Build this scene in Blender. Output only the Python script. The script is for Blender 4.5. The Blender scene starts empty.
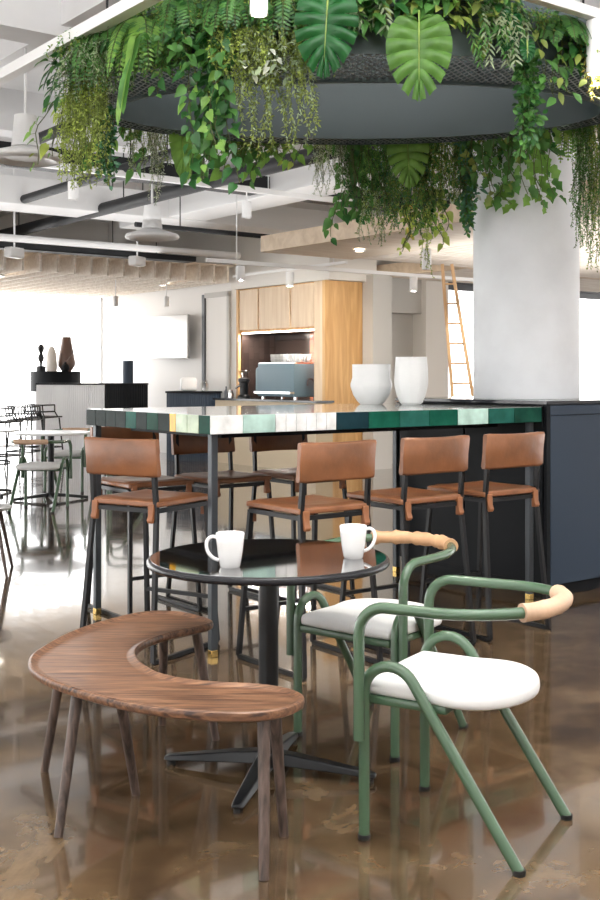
import bpy, bmesh, math, random
from mathutils import Vector, Matrix, noise
WORLD = 2.6; EXPOSURE = 1.2; LUM = 125
PI = math.pi
R = math.radians
scene = bpy.context.scene
COL = scene.collection
rnd = random.Random(7)

# ------------------------------------------------------------------ frames
EYE = 1.358                       # camera height
F = 1110.0                        # focal length in pixels (600 px wide frame)
NX, NY = -0.4286, 5.286           # near corner of the tiled bar = origin of the building grid
TH = math.atan2(0.606, 0.796)     # the building grid is turned by this angle
AX, AY = math.cos(TH), math.sin(TH)
BX, BY = -AY, AX
def W(u, v, z=0.0):
    return Vector((NX + u*AX + v*BX, NY + u*AY + v*BY, z))
def inv(p):
    x, y = p[0]-NX, p[1]-NY
    return (x*AX + y*AY, x*BX + y*BY)

# ------------------------------------------------------------------ materials
def nt(name):
    m = bpy.data.materials.new(name); m.use_nodes = True
    n = m.node_tree.nodes; l = m.node_tree.links
    return m, n, l, n['Principled BSDF']
def rgb(h):
    h = h.lstrip('#')
    c = [int(h[i:i+2], 16)/255 for i in (0, 2, 4)]
    return tuple(((x/12.92) if x <= .04045 else ((x+.055)/1.055)**2.4) for x in c) + (1,)
def col(c): return rgb(c) if isinstance(c, str) else (tuple(c)+(1,))[:4]
def plain(name, c, rough=.5, metal=0, spec=.5, coat=0, var=0, vscale=8, bump=0, bscale=60, trans=0):
    m, n, l, b = nt(name)
    c = col(c)
    b.inputs['Base Color'].default_value = c
    b.inputs['Roughness'].default_value = rough
    b.inputs['Metallic'].default_value = metal
    b.inputs['Specular IOR Level'].default_value = spec
    if coat:
        b.inputs['Coat Weight'].default_value = coat; b.inputs['Coat Roughness'].default_value = .05
    if trans: b.inputs['Transmission Weight'].default_value = trans
    tc = n.new('ShaderNodeTexCoord')
    if var:
        t = n.new('ShaderNodeTexNoise'); t.inputs['Scale'].default_value = vscale; t.inputs['Detail'].default_value = 5
        l.new(tc.outputs['Object'], t.inputs['Vector'])
        r = n.new('ShaderNodeValToRGB')
        r.color_ramp.elements[0].position = .3; r.color_ramp.elements[1].position = .7
        r.color_ramp.elements[0].color = tuple(x*(1-var) for x in c[:3])+(1,)
        r.color_ramp.elements[1].color = tuple(min(1, x*(1+var)) for x in c[:3])+(1,)
        l.new(t.outputs['Fac'], r.inputs['Fac']); l.new(r.outputs['Color'], b.inputs['Base Color'])
    if bump:
        t2 = n.new('ShaderNodeTexNoise'); t2.inputs['Scale'].default_value = bscale; t2.inputs['Detail'].default_value = 4
        l.new(tc.outputs['Object'], t2.inputs['Vector'])
        bp = n.new('ShaderNodeBump'); bp.inputs['Strength'].default_value = bump; bp.inputs['Distance'].default_value = .004
        l.new(t2.outputs['Fac'], bp.inputs['Height']); l.new(bp.outputs['Normal'], b.inputs['Normal'])
    return m
def wood(name, c1, c2, scale=(3, 40, 40), rough=.45, bump=.15, c3=None):
    m, n, l, b = nt(name)
    tc = n.new('ShaderNodeTexCoord'); mp = n.new('ShaderNodeMapping'); mp.inputs['Scale'].default_value = scale
    l.new(tc.outputs['Object'], mp.inputs['Vector'])
    t = n.new('ShaderNodeTexNoise'); t.inputs['Scale'].default_value = 1; t.inputs['Detail'].default_value = 8; t.inputs['Distortion'].default_value = .6
    l.new(mp.outputs['Vector'], t.inputs['Vector'])
    r = n.new('ShaderNodeValToRGB'); e = r.color_ramp.elements
    e[0].position = .32; e[1].position = .66; e[0].color = col(c1); e[1].color = col(c2)
    if c3:
        x = e.new(.5); x.color = col(c3)
    l.new(t.outputs['Fac'], r.inputs['Fac']); l.new(r.outputs['Color'], b.inputs['Base Color'])
    b.inputs['Roughness'].default_value = rough
    bp = n.new('ShaderNodeBump'); bp.inputs['Strength'].default_value = bump; bp.inputs['Distance'].default_value = .003
    l.new(t.outputs['Fac'], bp.inputs['Height']); l.new(bp.outputs['Normal'], b.inputs['Normal'])
    return m
def leafmat(name, c, rough=.4, var=.3):
    m, n, l, b = nt(name)
    c = tuple(min(.8, x*1.08) for x in col(c)[:3])+(1,)
    out = n['Material Output']
    tc = n.new('ShaderNodeTexCoord')
    t = n.new('ShaderNodeTexNoise'); t.inputs['Scale'].default_value = 9; t.inputs['Detail'].default_value = 3
    l.new(tc.outputs['Object'], t.inputs['Vector'])
    r = n.new('ShaderNodeValToRGB'); e = r.color_ramp.elements
    e[0].position = .3; e[1].position = .7
    e[0].color = tuple(x*(1-var) for x in c[:3])+(1,)
    e[1].color = (min(1, c[0]*(1+var*1.3)), min(1, c[1]*(1+var)), c[2]*(1+var*.5), 1)
    l.new(t.outputs['Fac'], r.inputs['Fac']); l.new(r.outputs['Color'], b.inputs['Base Color'])
    b.inputs['Roughness'].default_value = rough
    tr = n.new('ShaderNodeBsdfTranslucent'); l.new(r.outputs['Color'], tr.inputs['Color'])
    mx = n.new('ShaderNodeMixShader'); mx.inputs[0].default_value = .42
    l.new(b.outputs[0], mx.inputs[1]); l.new(tr.outputs[0], mx.inputs[2]); l.new(mx.outputs[0], out.inputs['Surface'])
    return m
def thin_glass(name, tint=(1, 1, 1), refl=.06):
    m, n, l, b = nt(name)
    n.remove(b)
    tr = n.new('ShaderNodeBsdfTransparent'); tr.inputs['Color'].default_value = col(tint)
    gl = n.new('ShaderNodeBsdfGlossy'); gl.inputs['Roughness'].default_value = .02
    mx = n.new('ShaderNodeMixShader'); mx.inputs[0].default_value = refl
    l.new(tr.outputs[0], mx.inputs[1]); l.new(gl.outputs[0], mx.inputs[2]); l.new(mx.outputs[0], n['Material Output'].inputs['Surface'])
    return m
def emit(name, c, s):
    m, n, l, b = nt(name)
    b.inputs['Base Color'].default_value = col(c)
    b.inputs['Emission Color'].default_value = col(c); b.inputs['Emission Strength'].default_value = s
    return m
def floor_mat():
    m, n, l, b = nt('polished_concrete')
    tc = n.new('ShaderNodeTexCoord')
    def noise_(scale, det, dist=0):
        t = n.new('ShaderNodeTexNoise'); t.inputs['Scale'].default_value = scale; t.inputs['Detail'].default_value = det
        t.inputs['Distortion'].default_value = dist; t.inputs['Roughness'].default_value = .62
        l.new(tc.outputs['Object'], t.inputs['Vector']); return t
    a = noise_(1.6, 10, 1.0); c = noise_(9, 10, .5)
    r1 = n.new('ShaderNodeValToRGB'); e = r1.color_ramp.elements
    e[0].position = .3; e[0].color = col(FLOOR_C[0]); e[1].position = .72; e[1].color = col(FLOOR_C[2])
    x = e.new(.52); x.color = col(FLOOR_C[1])
    l.new(a.outputs['Fac'], r1.inputs['Fac'])
    r2 = n.new('ShaderNodeValToRGB'); e = r2.color_ramp.elements
    e[0].position = .3; e[0].color = (.55, .55, .55, 1); e[1].position = .7; e[1].color = (1.3, 1.3, 1.3, 1)
    l.new(c.outputs['Fac'], r2.inputs['Fac'])
    mx = n.new('ShaderNodeMix'); mx.data_type = 'RGBA'; mx.blend_type = 'MULTIPLY'; mx.inputs[0].default_value = .8
    l.new(r1.outputs['Color'], mx.inputs[6]); l.new(r2.outputs['Color'], mx.inputs[7])
    l.new(mx.outputs[2], b.inputs['Base Color'])
    rr = n.new('ShaderNodeMapRange'); rr.inputs['To Min'].default_value = .04; rr.inputs['To Max'].default_value = .17
    l.new(c.outputs['Fac'], rr.inputs['Value']); l.new(rr.outputs[0], b.inputs['Roughness'])
    b.inputs['Specular IOR Level'].default_value = .6
    b.inputs['Coat Weight'].default_value = .6; b.inputs['Coat Roughness'].default_value = .04
    w = noise_(3.0, 3)
    bp = n.new('ShaderNodeBump'); bp.inputs['Strength'].default_value = .018; bp.inputs['Distance'].default_value = .02
    l.new(w.outputs['Fac'], bp.inputs['Height']); l.new(bp.outputs['Normal'], b.inputs['Normal']); l.new(bp.outputs['Normal'], b.inputs['Coat Normal'])
    return m
def brick_mat(name, c1, c2, mortar, sx, sy, rough=.1, offset=.5, vec='Object', rot=None, msize=.02):
    m, n, l, b = nt(name)
    tc = n.new('ShaderNodeTexCoord'); mp = n.new('ShaderNodeMapping')
    if rot: mp.inputs['Rotation'].default_value = rot
    l.new(tc.outputs[vec], mp.inputs['Vector'])
    t = n.new('ShaderNodeTexBrick'); t.offset = offset
    t.inputs['Color1'].default_value = col(c1); t.inputs['Color2'].default_value = col(c2); t.inputs['Mortar'].default_value = col(mortar)
    t.inputs['Scale'].default_value = 1; t.inputs['Brick Width'].default_value = sx; t.inputs['Row Height'].default_value = sy
    t.inputs['Mortar Size'].default_value = msize*sy
    l.new(mp.outputs['Vector'], t.inputs['Vector']); l.new(t.outputs['Color'], b.inputs['Base Color'])
    b.inputs['Roughness'].default_value = rough
    return m
def mesh_mat():
    m, n, l, b = nt('expanded_metal_mesh')
    b.inputs['Base Color'].default_value = col('#8d9496'); b.inputs['Metallic'].default_value = .6; b.inputs['Roughness'].default_value = .5
    tc = n.new('ShaderNodeTexCoord'); outs = []
    for a in (28, -28):
        mp = n.new('ShaderNodeMapping'); mp.inputs['Rotation'].default_value = (0, 0, R(a))
        l.new(tc.outputs['Object'], mp.inputs['Vector'])
        wv = n.new('ShaderNodeTexWave'); wv.bands_direction = 'X'; wv.inputs['Scale'].default_value = 9
        l.new(mp.outputs['Vector'], wv.inputs['Vector']); outs.append(wv)
    mxm = n.new('ShaderNodeMath'); mxm.operation = 'MAXIMUM'
    l.new(outs[0].outputs['Fac'], mxm.inputs[0]); l.new(outs[1].outputs['Fac'], mxm.inputs[1])
    gt = n.new('ShaderNodeMath'); gt.operation = 'GREATER_THAN'; gt.inputs[1].default_value = .8
    l.new(mxm.outputs[0], gt.inputs[0]); l.new(gt.outputs[0], b.inputs['Alpha'])
    return m

FLOOR_C = ('#35291e', '#5b4833', '#7d684e')
M = {}
M['floor'] = floor_mat()
M['white_paint'] = plain('white_ceiling_paint', (.82, .82, .82), .7, var=.06, vscale=2)
M['beam_paint'] = plain('pale_beam_paint', (.86, .86, .87), .6, var=.05, vscale=2)
M['duct_white'] = plain('white_duct', (.82, .82, .82), .4)
M['wall_white'] = plain('white_wall', (.82, .80, .78), .7)
M['wall_grey'] = plain('grey_wall', (.56, .55, .53), .7)
M['wall_pale'] = plain('pale_wall', (.80, .77, .73), .7)
M['dark_header'] = plain('dark_header_paint', (.10, .10, .11), .5)
M['column'] = plain('painted_concrete_column', (.74, .76, .79), .55, var=.07, vscale=3, bump=.2, bscale=12)
M['dark_pipe'] = plain('dark_pipe_paint', (.014, .015, .017), .5, spec=.3)
M['white_metal'] = plain('white_powder_coat', (.85, .85, .85), .35)
M['black_metal'] = plain('black_powder_coat', (.006, .0065, .008), .34, spec=.35)
M['steel'] = plain('grey_steel_tube', (.045, .052, .060), .35, metal=.3)
M['brass'] = plain('brass_cap', (.75, .52, .18), .25, metal=1)
M['black_gloss'] = plain('black_glass_top', (.006, .006, .007), .04, spec=.9, coat=1)
M['black_rim'] = plain('polished_black_rim', (.012, .012, .015), .22, spec=.3, bump=.4, bscale=120)
M['bench'] = wood('brown_oak_veneer', '#382620', '#8f6a50', (6, 110, 60), .34, .3, '#70503c')
M['bench_leg'] = wood('dark_oak_leg', '#2c221d', '#6a5850', (60, 60, 5), .45, .3)
M['green'] = plain('sage_green_enamel', (.064, .118, .068), .26, spec=.5, coat=.2)
M['cushion'] = plain('white_upholstery', (.68, .68, .675), .85, bump=.12, bscale=250)
M['tan_light'] = plain('pale_tan_leather', (.60, .40, .27), .55, var=.12, vscale=14, bump=.3, bscale=60)
M['tan_mid'] = plain('tan_leather_wrap', (.50, .29, .155), .5, var=.14, vscale=14, bump=.4, bscale=50)
M['leather'] = plain('cognac_leather', (.225, .088, .036), .32, spec=.6, var=.30, vscale=6, bump=1.0, bscale=11)
M['leather_strap'] = plain('brown_leather_strap', (.26, .10, .04), .45, var=.1)
M['rubber'] = plain('black_rubber', (.01, .01, .01), .6)
M['mug'] = plain('white_glazed_ceramic', (.88, .88, .88), .12, coat=.4)
M['pot'] = plain('matt_white_ceramic', (.85, .85, .85), .45)
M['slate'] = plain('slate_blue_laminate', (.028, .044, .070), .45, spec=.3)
M['slate_dark'] = plain('dark_and_shaded_laminate', (.006, .007, .009), .5, spec=.14)
M['cap_dark'] = plain('dark_stone_top', (.03, .032, .038), .12)
M['oak_panel'] = wood('pale_oak_panel', '#c2955f', '#dfb67f', (14, 14, 1.2), .5, .05, '#d0a46e')
M['oak_door'] = wood('light_oak_door', '#d8bd9e', '#e6d0b4', (12, 12, 1.1), .5, .04)
M['counter_panel'] = plain('beige_counter_panel', (.55, .45, .31), .5)
M['slat'] = wood('pale_slat_wood', '#ddd1c3', '#f0e7dc', (1.4, 20, 20), .6, .05)
M['soffit_lightened'] = wood('lightened_soffit_board', '#e2d2be', '#efe3d2', (1.2, 9, 9), .6, .05)  # same wood as the fascia, lightened in place of light from below
M['soffit_wood'] = wood('pale_soffit_wood', '#cbb59b', '#e0cdb5', (1.2, 9, 9), .6, .05)
M['copper_tile'] = brick_mat('copper_wall_tile', (.62, .22, .11), (.36, .11, .06), (.05, .03, .02), .2, .1, .1, rot=(PI/2, 0, PI/2))
M['dark_tile'] = brick_mat('dark_wall_tile', (.05, .035, .03), (.03, .02, .018), (.02, .015, .013), .2, .1, .12, rot=(PI/2, 0, PI/2))
M['machine'] = plain('slate_blue_enamel', (.13, .21, .26), .5)
M['machine_pale'] = plain('pale_blue_enamel', (.17, .26, .30), .35)
M['chrome'] = plain('chrome', (.7, .7, .72), .12, metal=1)
M['screen'] = plain('switched_off_screen', (.6, .6, .6), .38, metal=.8)  # pale metallic tone stands in for window glare on the dark glass
M['desk_flute'] = plain('window_lit_fluted_panel', (.86, .88, .92), .5)  # window brightness and haze put into the colour
M['glass'] = thin_glass('window_glass', refl=.03)
M['glass_ware'] = thin_glass('frosted_glassware', (.92, .92, .9), .2)
M['frame_dark'] = plain('dark_window_frame', (.06, .065, .075), .4)
M['frame_white'] = plain('white_window_frame', (.8, .8, .8), .4)
M['ladder'] = wood('pine_ladder', '#bf9870', '#dcb88c', (30, 30, 3), .5, .05)
M['vase_brown'] = plain('brown_glazed_vase', (.14, .08, .06), .3)
M['pink'] = plain('dusty_pink_glaze', (.45, .30, .27), .4)
M['lamp_on'] = emit('lit_lamp_lens', (1, .93, .82), 14)
M['strip_on'] = emit('lit_led_strip', (1, .95, .86), 6)
M['ring_dark'] = plain('blue_grey_steel_band', (.062, .088, .094), .40, metal=.1, var=.06, vscale=2)
M['mesh'] = mesh_mat()
M['table_white'] = plain('white_laminate_top', (.8, .8, .8), .25)
M['grout'] = plain('dark_grout', (.05, .055, .055), .7)
M['top_tile'] = brick_mat('glossy_pale_top_tile', (.50, .50, .48), (.36, .41, .40), (.10, .10, .10), .2, .1, .06, msize=.03)
tile_cols = {'t_grey': (.016, .026, .025), 't_deep': (.012, .06, .042), 't_navy': (.012, .035, .045), 't_green': (.01, .085, .055), 't_white': (.80, .82, .79),
             't_mint': (.42, .60, .54), 't_pale': (.42, .52, .36), 't_yellow': (.75, .40, .03), 't_teal': (.02, .10, .08)}
for k, c in tile_cols.items():
    M[k] = plain('glazed_tile_'+k[2:], c, .09, spec=.3 if c[0] > .3 else .14, var=.28, vscale=9)
    if c[0] < .3: M[k].node_tree.nodes['Principled BSDF'].inputs['IOR'].default_value = 1.2
LEAF = {}
for k, c, ro in (('deep', (.03, .125, .032), .3), ('mid', (.085, .235, .055), .38), ('bright', (.19, .38, .075), .4), ('lime', (.40, .52, .12), .5),
                 ('olive', (.25, .33, .08), .5), ('grey', (.32, .42, .27), .55), ('pale', (.36, .50, .14), .4), ('yellow', (.58, .48, .12), .5),
                 ('blue', (.08, .22, .13), .4), ('silver', (.55, .60, .52), .5), ('stem', (.10, .13, .05), .6), ('monstera_dark', (.02, .13, .035), .2), ('monstera_pale', (.115, .265, .06), .18)):
    LEAF[k] = leafmat('leaf_'+k, c, ro)

# ------------------------------------------------------------------ mesh helpers
class MB:
    """collects shapes; build() links them as ONE mesh object"""
    def __init__(s): s.v = []; s.f = []; s.m = []
    def add(s, vs, fs, mi=0, mat=None):
        o = len(s.v)
        s.v += [tuple(mat @ Vector(p)) if mat else tuple(p) for p in vs]
        for f in fs: s.f.append([o+i for i in f]); s.m.append(mi)
        return s
    def box(s, c, d, mi=0, rz=0, rot=None):
        x, y, z = d[0]/2, d[1]/2, d[2]/2
        vs = [(-x, -y, -z), (x, -y, -z), (x, y, -z), (-x, y, -z), (-x, -y, z), (x, -y, z), (x, y, z), (-x, y, z)]
        m = Matrix.Translation(c) @ (rot if rot else Matrix.Rotation(rz, 4, 'Z'))
        return s.add(vs, [(3, 2, 1, 0), (4, 5, 6, 7), (0, 1, 5, 4), (1, 2, 6, 5), (2, 3, 7, 6), (3, 0, 4, 7)], mi, m)
    def rbox(s, c, d, r=.01, mi=0, rot=None, seg=3):
        bm = bmesh.new(); bmesh.ops.create_cube(bm, size=1)
        for v in bm.verts: v.co = Vector((v.co.x*d[0], v.co.y*d[1], v.co.z*d[2]))
        bmesh.ops.bevel(bm, geom=bm.edges[:], offset=r, segments=seg, profile=.5, affect='EDGES')
        m = Matrix.Translation(c) @ (rot if rot else Matrix())
        bm.verts.index_update()
        s.add([v.co for v in bm.verts], [[v.index for v in f.verts] for f in bm.faces], mi, m); bm.free(); return s
    def tube(s, pts, r, seg=12, mi=0, caps=True, closed=False, rfun=None, square=False):
        pts = [Vector(p) for p in pts]; n = len(pts)
        if square: seg = 4
        T = []
        for i in range(n):
            a = pts[(i-1) % n] if (closed or i > 0) else pts[i]
            b = pts[(i+1) % n] if (closed or i < n-1) else pts[i]
            T.append((b-a).normalized())
        ref = Vector((0, 0, 1)) if abs(T[0].z) < .9 else Vector((0, 1, 0))
        N = (ref - T[0]*ref.dot(T[0])).normalized(); vs = []; fs = []
        for i in range(n):
            N = (N - T[i]*N.dot(T[i])).normalized(); Bn = T[i].cross(N)
            rr = rfun(i/(n-1)) if rfun else r
            if square: rr *= math.sqrt(2)
            for k in range(seg):
                a = 2*PI*k/seg + (PI/4 if square else 0)
                vs.append(pts[i] + (N*math.cos(a) + Bn*math.sin(a))*rr)
        for i in range(n if closed else n-1):
            for k in range(seg):
                a, b = i*seg+k, i*seg+(k+1) % seg
                j = ((i+1) % n)*seg
                fs.append((a, b, j+(k+1) % seg, j+k))
        if caps and not closed:
            fs.append(list(range(seg))[::-1]); fs.append([(n-1)*seg+k for k in range(seg)])
        return s.add(vs, fs, mi)
    def lathe(s, prof, seg=32, mi=0, c=(0, 0, 0), fn=None):
        vs = []; fs = []; rings = []
        for (r, z) in prof:
            if r <= 1e-6: rings.append([len(vs)]); vs.append((c[0], c[1], c[2]+z))
            else:
                ring = []
                for k in range(seg):
                    a = 2*PI*k/seg; q = fn(a, r, z) if fn else r
                    ring.append(len(vs)); vs.append((c[0]+q*math.cos(a), c[1]+q*math.sin(a), c[2]+z))
                rings.append(ring)
        for A, Bq in zip(rings, rings[1:]):
            for k in range(seg):
                k2 = (k+1) % seg
                if len(A) == 1 and len(Bq) == 1: continue
                if len(A) == 1: fs.append((A[0], Bq[k2], Bq[k])[::-1])
                elif len(Bq) == 1: fs.append((A[k], A[k2], Bq[0]))
                else: fs.append((A[k], A[k2], Bq[k2], Bq[k]))
        return s.add(vs, fs, mi)
    def prism(s, out, z0, z1, mi=0):
        n = len(out)
        vs = [(x, y, z0) for x, y in out] + [(x, y, z1) for x, y in out]
        fs = [list(range(n))[::-1], [n+i for i in range(n)]] + [(i, (i+1) % n, n+(i+1) % n, n+i) for i in range(n)]
        return s.add(vs, fs, mi)
    def loft(s, rings, mi=0, cap=True):
        """rings: lists of equal length, closed loops, bottom to top"""
        n = len(rings[0]); vs = [p for r in rings for p in r]; fs = []
        for i in range(len(rings)-1):
            for k in range(n):
                k2 = (k+1) % n
                fs.append((i*n+k, i*n+k2, (i+1)*n+k2, (i+1)*n+k))
        if cap:
            fs.append(list(range(n))[::-1]); fs.append([(len(rings)-1)*n+k for k in range(n)])
        return s.add(vs, fs, mi)
    def build(s, name, mats, parent=None, loc=None, rz=None, smooth=35, bevel=0):
        me = bpy.data.meshes.new(name); me.from_pydata(s.v, [], s.f)
        if not isinstance(mats, (list, tuple)): mats = [mats]
        for m in mats: me.materials.append(m)
        me.polygons.foreach_set('material_index', s.m)
        if smooth:
            me.polygons.foreach_set('use_smooth', [True]*len(s.f)); me.set_sharp_from_angle(angle=R(smooth))
        me.update()
        o = bpy.data.objects.new(name, me); COL.objects.link(o)
        if parent: o.parent = parent
        if loc is not None: o.location = loc
        if rz is not None: o.rotation_euler = (0, 0, rz)
        if bevel:
            bv = o.modifiers.new('bevel', 'BEVEL'); bv.width = bevel; bv.segments = 2; bv.limit_method = 'ANGLE'
        return o
def tag(o, label, cat, group=None, kind=None):
    o['label'] = label; o['category'] = cat
    if group: o['group'] = group
    if kind: o['kind'] = kind
    return o
def thing(name, label, cat, loc=(0, 0, 0), rz=0, group=None):
    o = bpy.data.objects.new(name, None); COL.objects.link(o); o.empty_display_size = .1
    o.location = loc; o.rotation_euler = (0, 0, rz)
    return tag(o, label, cat, group)
def struct(name, mb, mat, label=None, loc=None, rz=None, parent=None, smooth=35, bevel=0):
    o = mb.build(name, mat, parent, loc, rz, smooth, bevel)
    if not parent:
        o['kind'] = 'structure'
        if label: o['label'] = label
    return o
def dup(root, loc, rz, label=None, group=None):
    r = root.copy(); COL.objects.link(r); r.location = loc; r.rotation_euler = (0, 0, rz)
    if label: r['label'] = label
    if group: r['group'] = group
    for ch in list(root.children):
        c = ch.copy(); COL.objects.link(c); c.parent = r
        for g in list(ch.children):
            d = g.copy(); COL.objects.link(d); d.parent = c
    return r
def fillet(pts, rad, n=7):
    """polyline with rounded corners"""
    pts = [Vector(p) for p in pts]; out = [pts[0]]
    for i in range(1, len(pts)-1):
        r = rad[i-1] if isinstance(rad, (list, tuple)) else rad
        a, b, c = pts[i-1], pts[i], pts[i+1]
        d1 = (a-b).normalized(); d2 = (c-b).normalized(); ang = d1.angle(d2)
        t = r/math.tan(ang/2); p, q = b+d1*t, b+d2*t
        bis = (d1+d2).normalized(); cen = b+bis*(r/math.sin(ang/2))
        v1, v2 = p-cen, q-cen; tot = v1.angle(v2)
        for k in range(n+1):
            f = k/n
            out.append(cen + (v1*math.sin((1-f)*tot) + v2*math.sin(f*tot))/math.sin(tot))
    out.append(pts[-1]); return out
def catmull(P, n=6):
    out = []; k = len(P)
    for i in range(k):
        p0, p1, p2, p3 = [Vector(P[(i+j-1) % k]) for j in range(4)]
        for q in range(n):
            t = q/n
            out.append(.5*((2*p1)+(p2-p0)*t+(2*p0-5*p1+4*p2-p3)*t*t+(3*p1-p0-3*p2+p3)*t**3))
    return out
def offset_loop(P, d):
    """inward offset of a closed CCW 2-D loop"""
    out = []; n = len(P)
    for i in range(n):
        t = (P[(i+1) % n]-P[i-1]).normalized()
        out.append(P[i] + Vector((-t.y, t.x))*d)
    return out
# ================================================================== ROUND TABLE
TX, TY = -0.1075, 3.788
t = thing('round_table', 'small round pedestal table with a polished black top holding two white mugs', 'table', (TX, TY, 0), R(-14))
tt = MB().lathe([(0, .712), (.395, .712), (.408, .715), (.4125, .721), (.4125, .731), (.408, .737), (.402, .7385), (.399, .7385)], 96).build('table_top', M['black_rim'], t, smooth=50)
MB().lathe([(.4005, .737), (.4, .740), (0, .740)], 96).build('glass_surface', M['black_gloss'], tt, smooth=0)
MB().lathe([(0, .05), (.034, .05), (.034, .70), (.09, .702), (.09, .712), (0, .712)], 40).build('pole', M['black_metal'], t)
MB().lathe([(0, .028), (.05, .03), (.055, .05), (.045, .075), (.034, .082), (0, .082)], 32).build('hub', M['black_metal'], t)
for k, ln in enumerate((.372, .355, .375, .372)):
    a = k*PI/2 + R(0)
    rings = []
    for f, (hw, zt, zb) in ((.02, (.036, .082, .040)), (.35, (.032, .068, .034)), (.75, (.026, .046, .024)), (.95, (.022, .035, .017)), (1., (.016, .029, .017))):
        r = ln*f
        rings.append([(r, -hw, zb), (r, hw, zb), (r, hw*.72, zt), (r, -hw*.72, zt)])
    m4 = Matrix.Rotation(a, 4, 'Z')
    rings = [[m4 @ Vector(p) for p in rg] for rg in rings]
    ft = MB().loft(rings).build('foot', M['black_metal'], t, bevel=.004)
    e = m4 @ Vector((ln*.94, 0, 0))
    MB().lathe([(0, 0), (.015, 0), (.015, .012), (.008, .02), (0, .02)], 16, c=(e.x, e.y, 0)).build('glide', M['rubber'], ft)

def mug(name, label, loc, rz):
    t = thing(name, label, 'mug', loc, rz, 'mugs on the round table')
    MB().lathe([(0, .001), (.030, 0), (.033, .004), (.040, .045), (.0445, .085), (.0465, .108), (.0450, .110), (.0435, .108), (.0415, .085), (.037, .045), (.030, .010), (0, .008)], 40).build('cup', M['mug'], t, smooth=60)
    pts = [(.041, 0, .095), (.058, 0, .098), (.072, 0, .088), (.076, 0, .068), (.070, 0, .047), (.055, 0, .030), (.0365, 0, .022)]
    sm = []
    for i in range(len(pts)-1):
        p0 = Vector(pts[max(0, i-1)]); p1 = Vector(pts[i]); p2 = Vector(pts[i+1]); p3 = Vector(pts[min(len(pts)-1, i+2)])
        for q in range(5):
            u = q/5; sm.append(.5*((2*p1)+(p2-p0)*u+(2*p0-5*p1+4*p2-p3)*u*u+(3*p1-p0-3*p2+p3)*u**3))
    sm.append(Vector(pts[-1]))
    MB().tube(sm, .0058, 10).build('handle', M['mug'], t, smooth=60)
mug('mug', 'white mug standing nearer the curved bench, its handle pointing at the bench side', (-.225, 3.575, .740), R(184))
mug('mug', 'white mug with its handle towards the green chairs, farther along the round table', (.180, 3.75, .740), R(12))

# ================================================================== CURVED BENCH
OUT = [(-.318, 4.080), (-.365, 4.175), (-.478, 4.270), (-.600, 4.262), (-.725, 4.114), (-.816, 3.922), (-.862, 3.72), (-.872, 3.58), (-.832, 3.43), (-.731, 3.284), (-.585, 3.150), (-.46, 3.062), (-.336, 3.008),
       (-.205, 2.980), (-.105, 2.985), (-.025, 3.036), (.012, 3.105), (0, 3.178), (-.055, 3.236), (-.135, 3.270), (-.225, 3.286), (-.330, 3.318), (-.430, 3.394), (-.508, 3.530), (-.538, 3.672), (-.515, 3.80), (-.448, 3.912), (-.365, 4.000)]
P = catmull(OUT, 5)
area = sum(P[i].x*P[(i+1) % len(P)].y - P[(i+1) % len(P)].x*P[i].y for i in range(len(P)))
if area < 0: P.reverse()
cx, cy = -.45, 3.6
bt = thing('curved_bench', 'curved brown oak bench with a dished crescent seat on splayed dark legs', 'bench', (cx, cy, 0))
P = [p - Vector((cx, cy)) for p in P]
def ring(d, z): return [(p.x, p.y, z) for p in (offset_loop(P, d) if d else P)]
mb = MB().loft([ring(.018, .420), ring(.003, .428), ring(0, .440), ring(.002, .449), ring(.008, .452), ring(.014, .4505), ring(.024, .4440), ring(.034, .4425)], cap=False)
n = len(P)
# fill top and bottom through a triangulated polygon
for d, z, flip in ((.034, .4425, False), (.018, .420, True)):
    loop = ring(d, z); f = list(range(n)); mb.add(loop, [f[::-1] if flip else f])
mb.build('seat', M['bench'], bt, smooth=40)
legs = [((-.100, 3.075), (-.0965, 2.985)), ((-.075, 3.185), (-.047, 3.27)), ((-.672, 3.375), (-.71, 3.26)), ((-.575, 3.475), (-.53, 3.59)),
        ((-.80, 3.765), (-.875, 3.80)), ((-.515, 4.205), (-.535, 4.307)), ((-.385, 4.085), (-.3125, 4.13))]
for (a, b) in legs:
    MB().tube([(b[0]-cx, b[1]-cy, 0), (a[0]-cx, a[1]-cy, .424)], .017, 20, rfun=lambda f: .0135+.005*f).build('leg', M['bench_leg'], bt)

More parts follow.
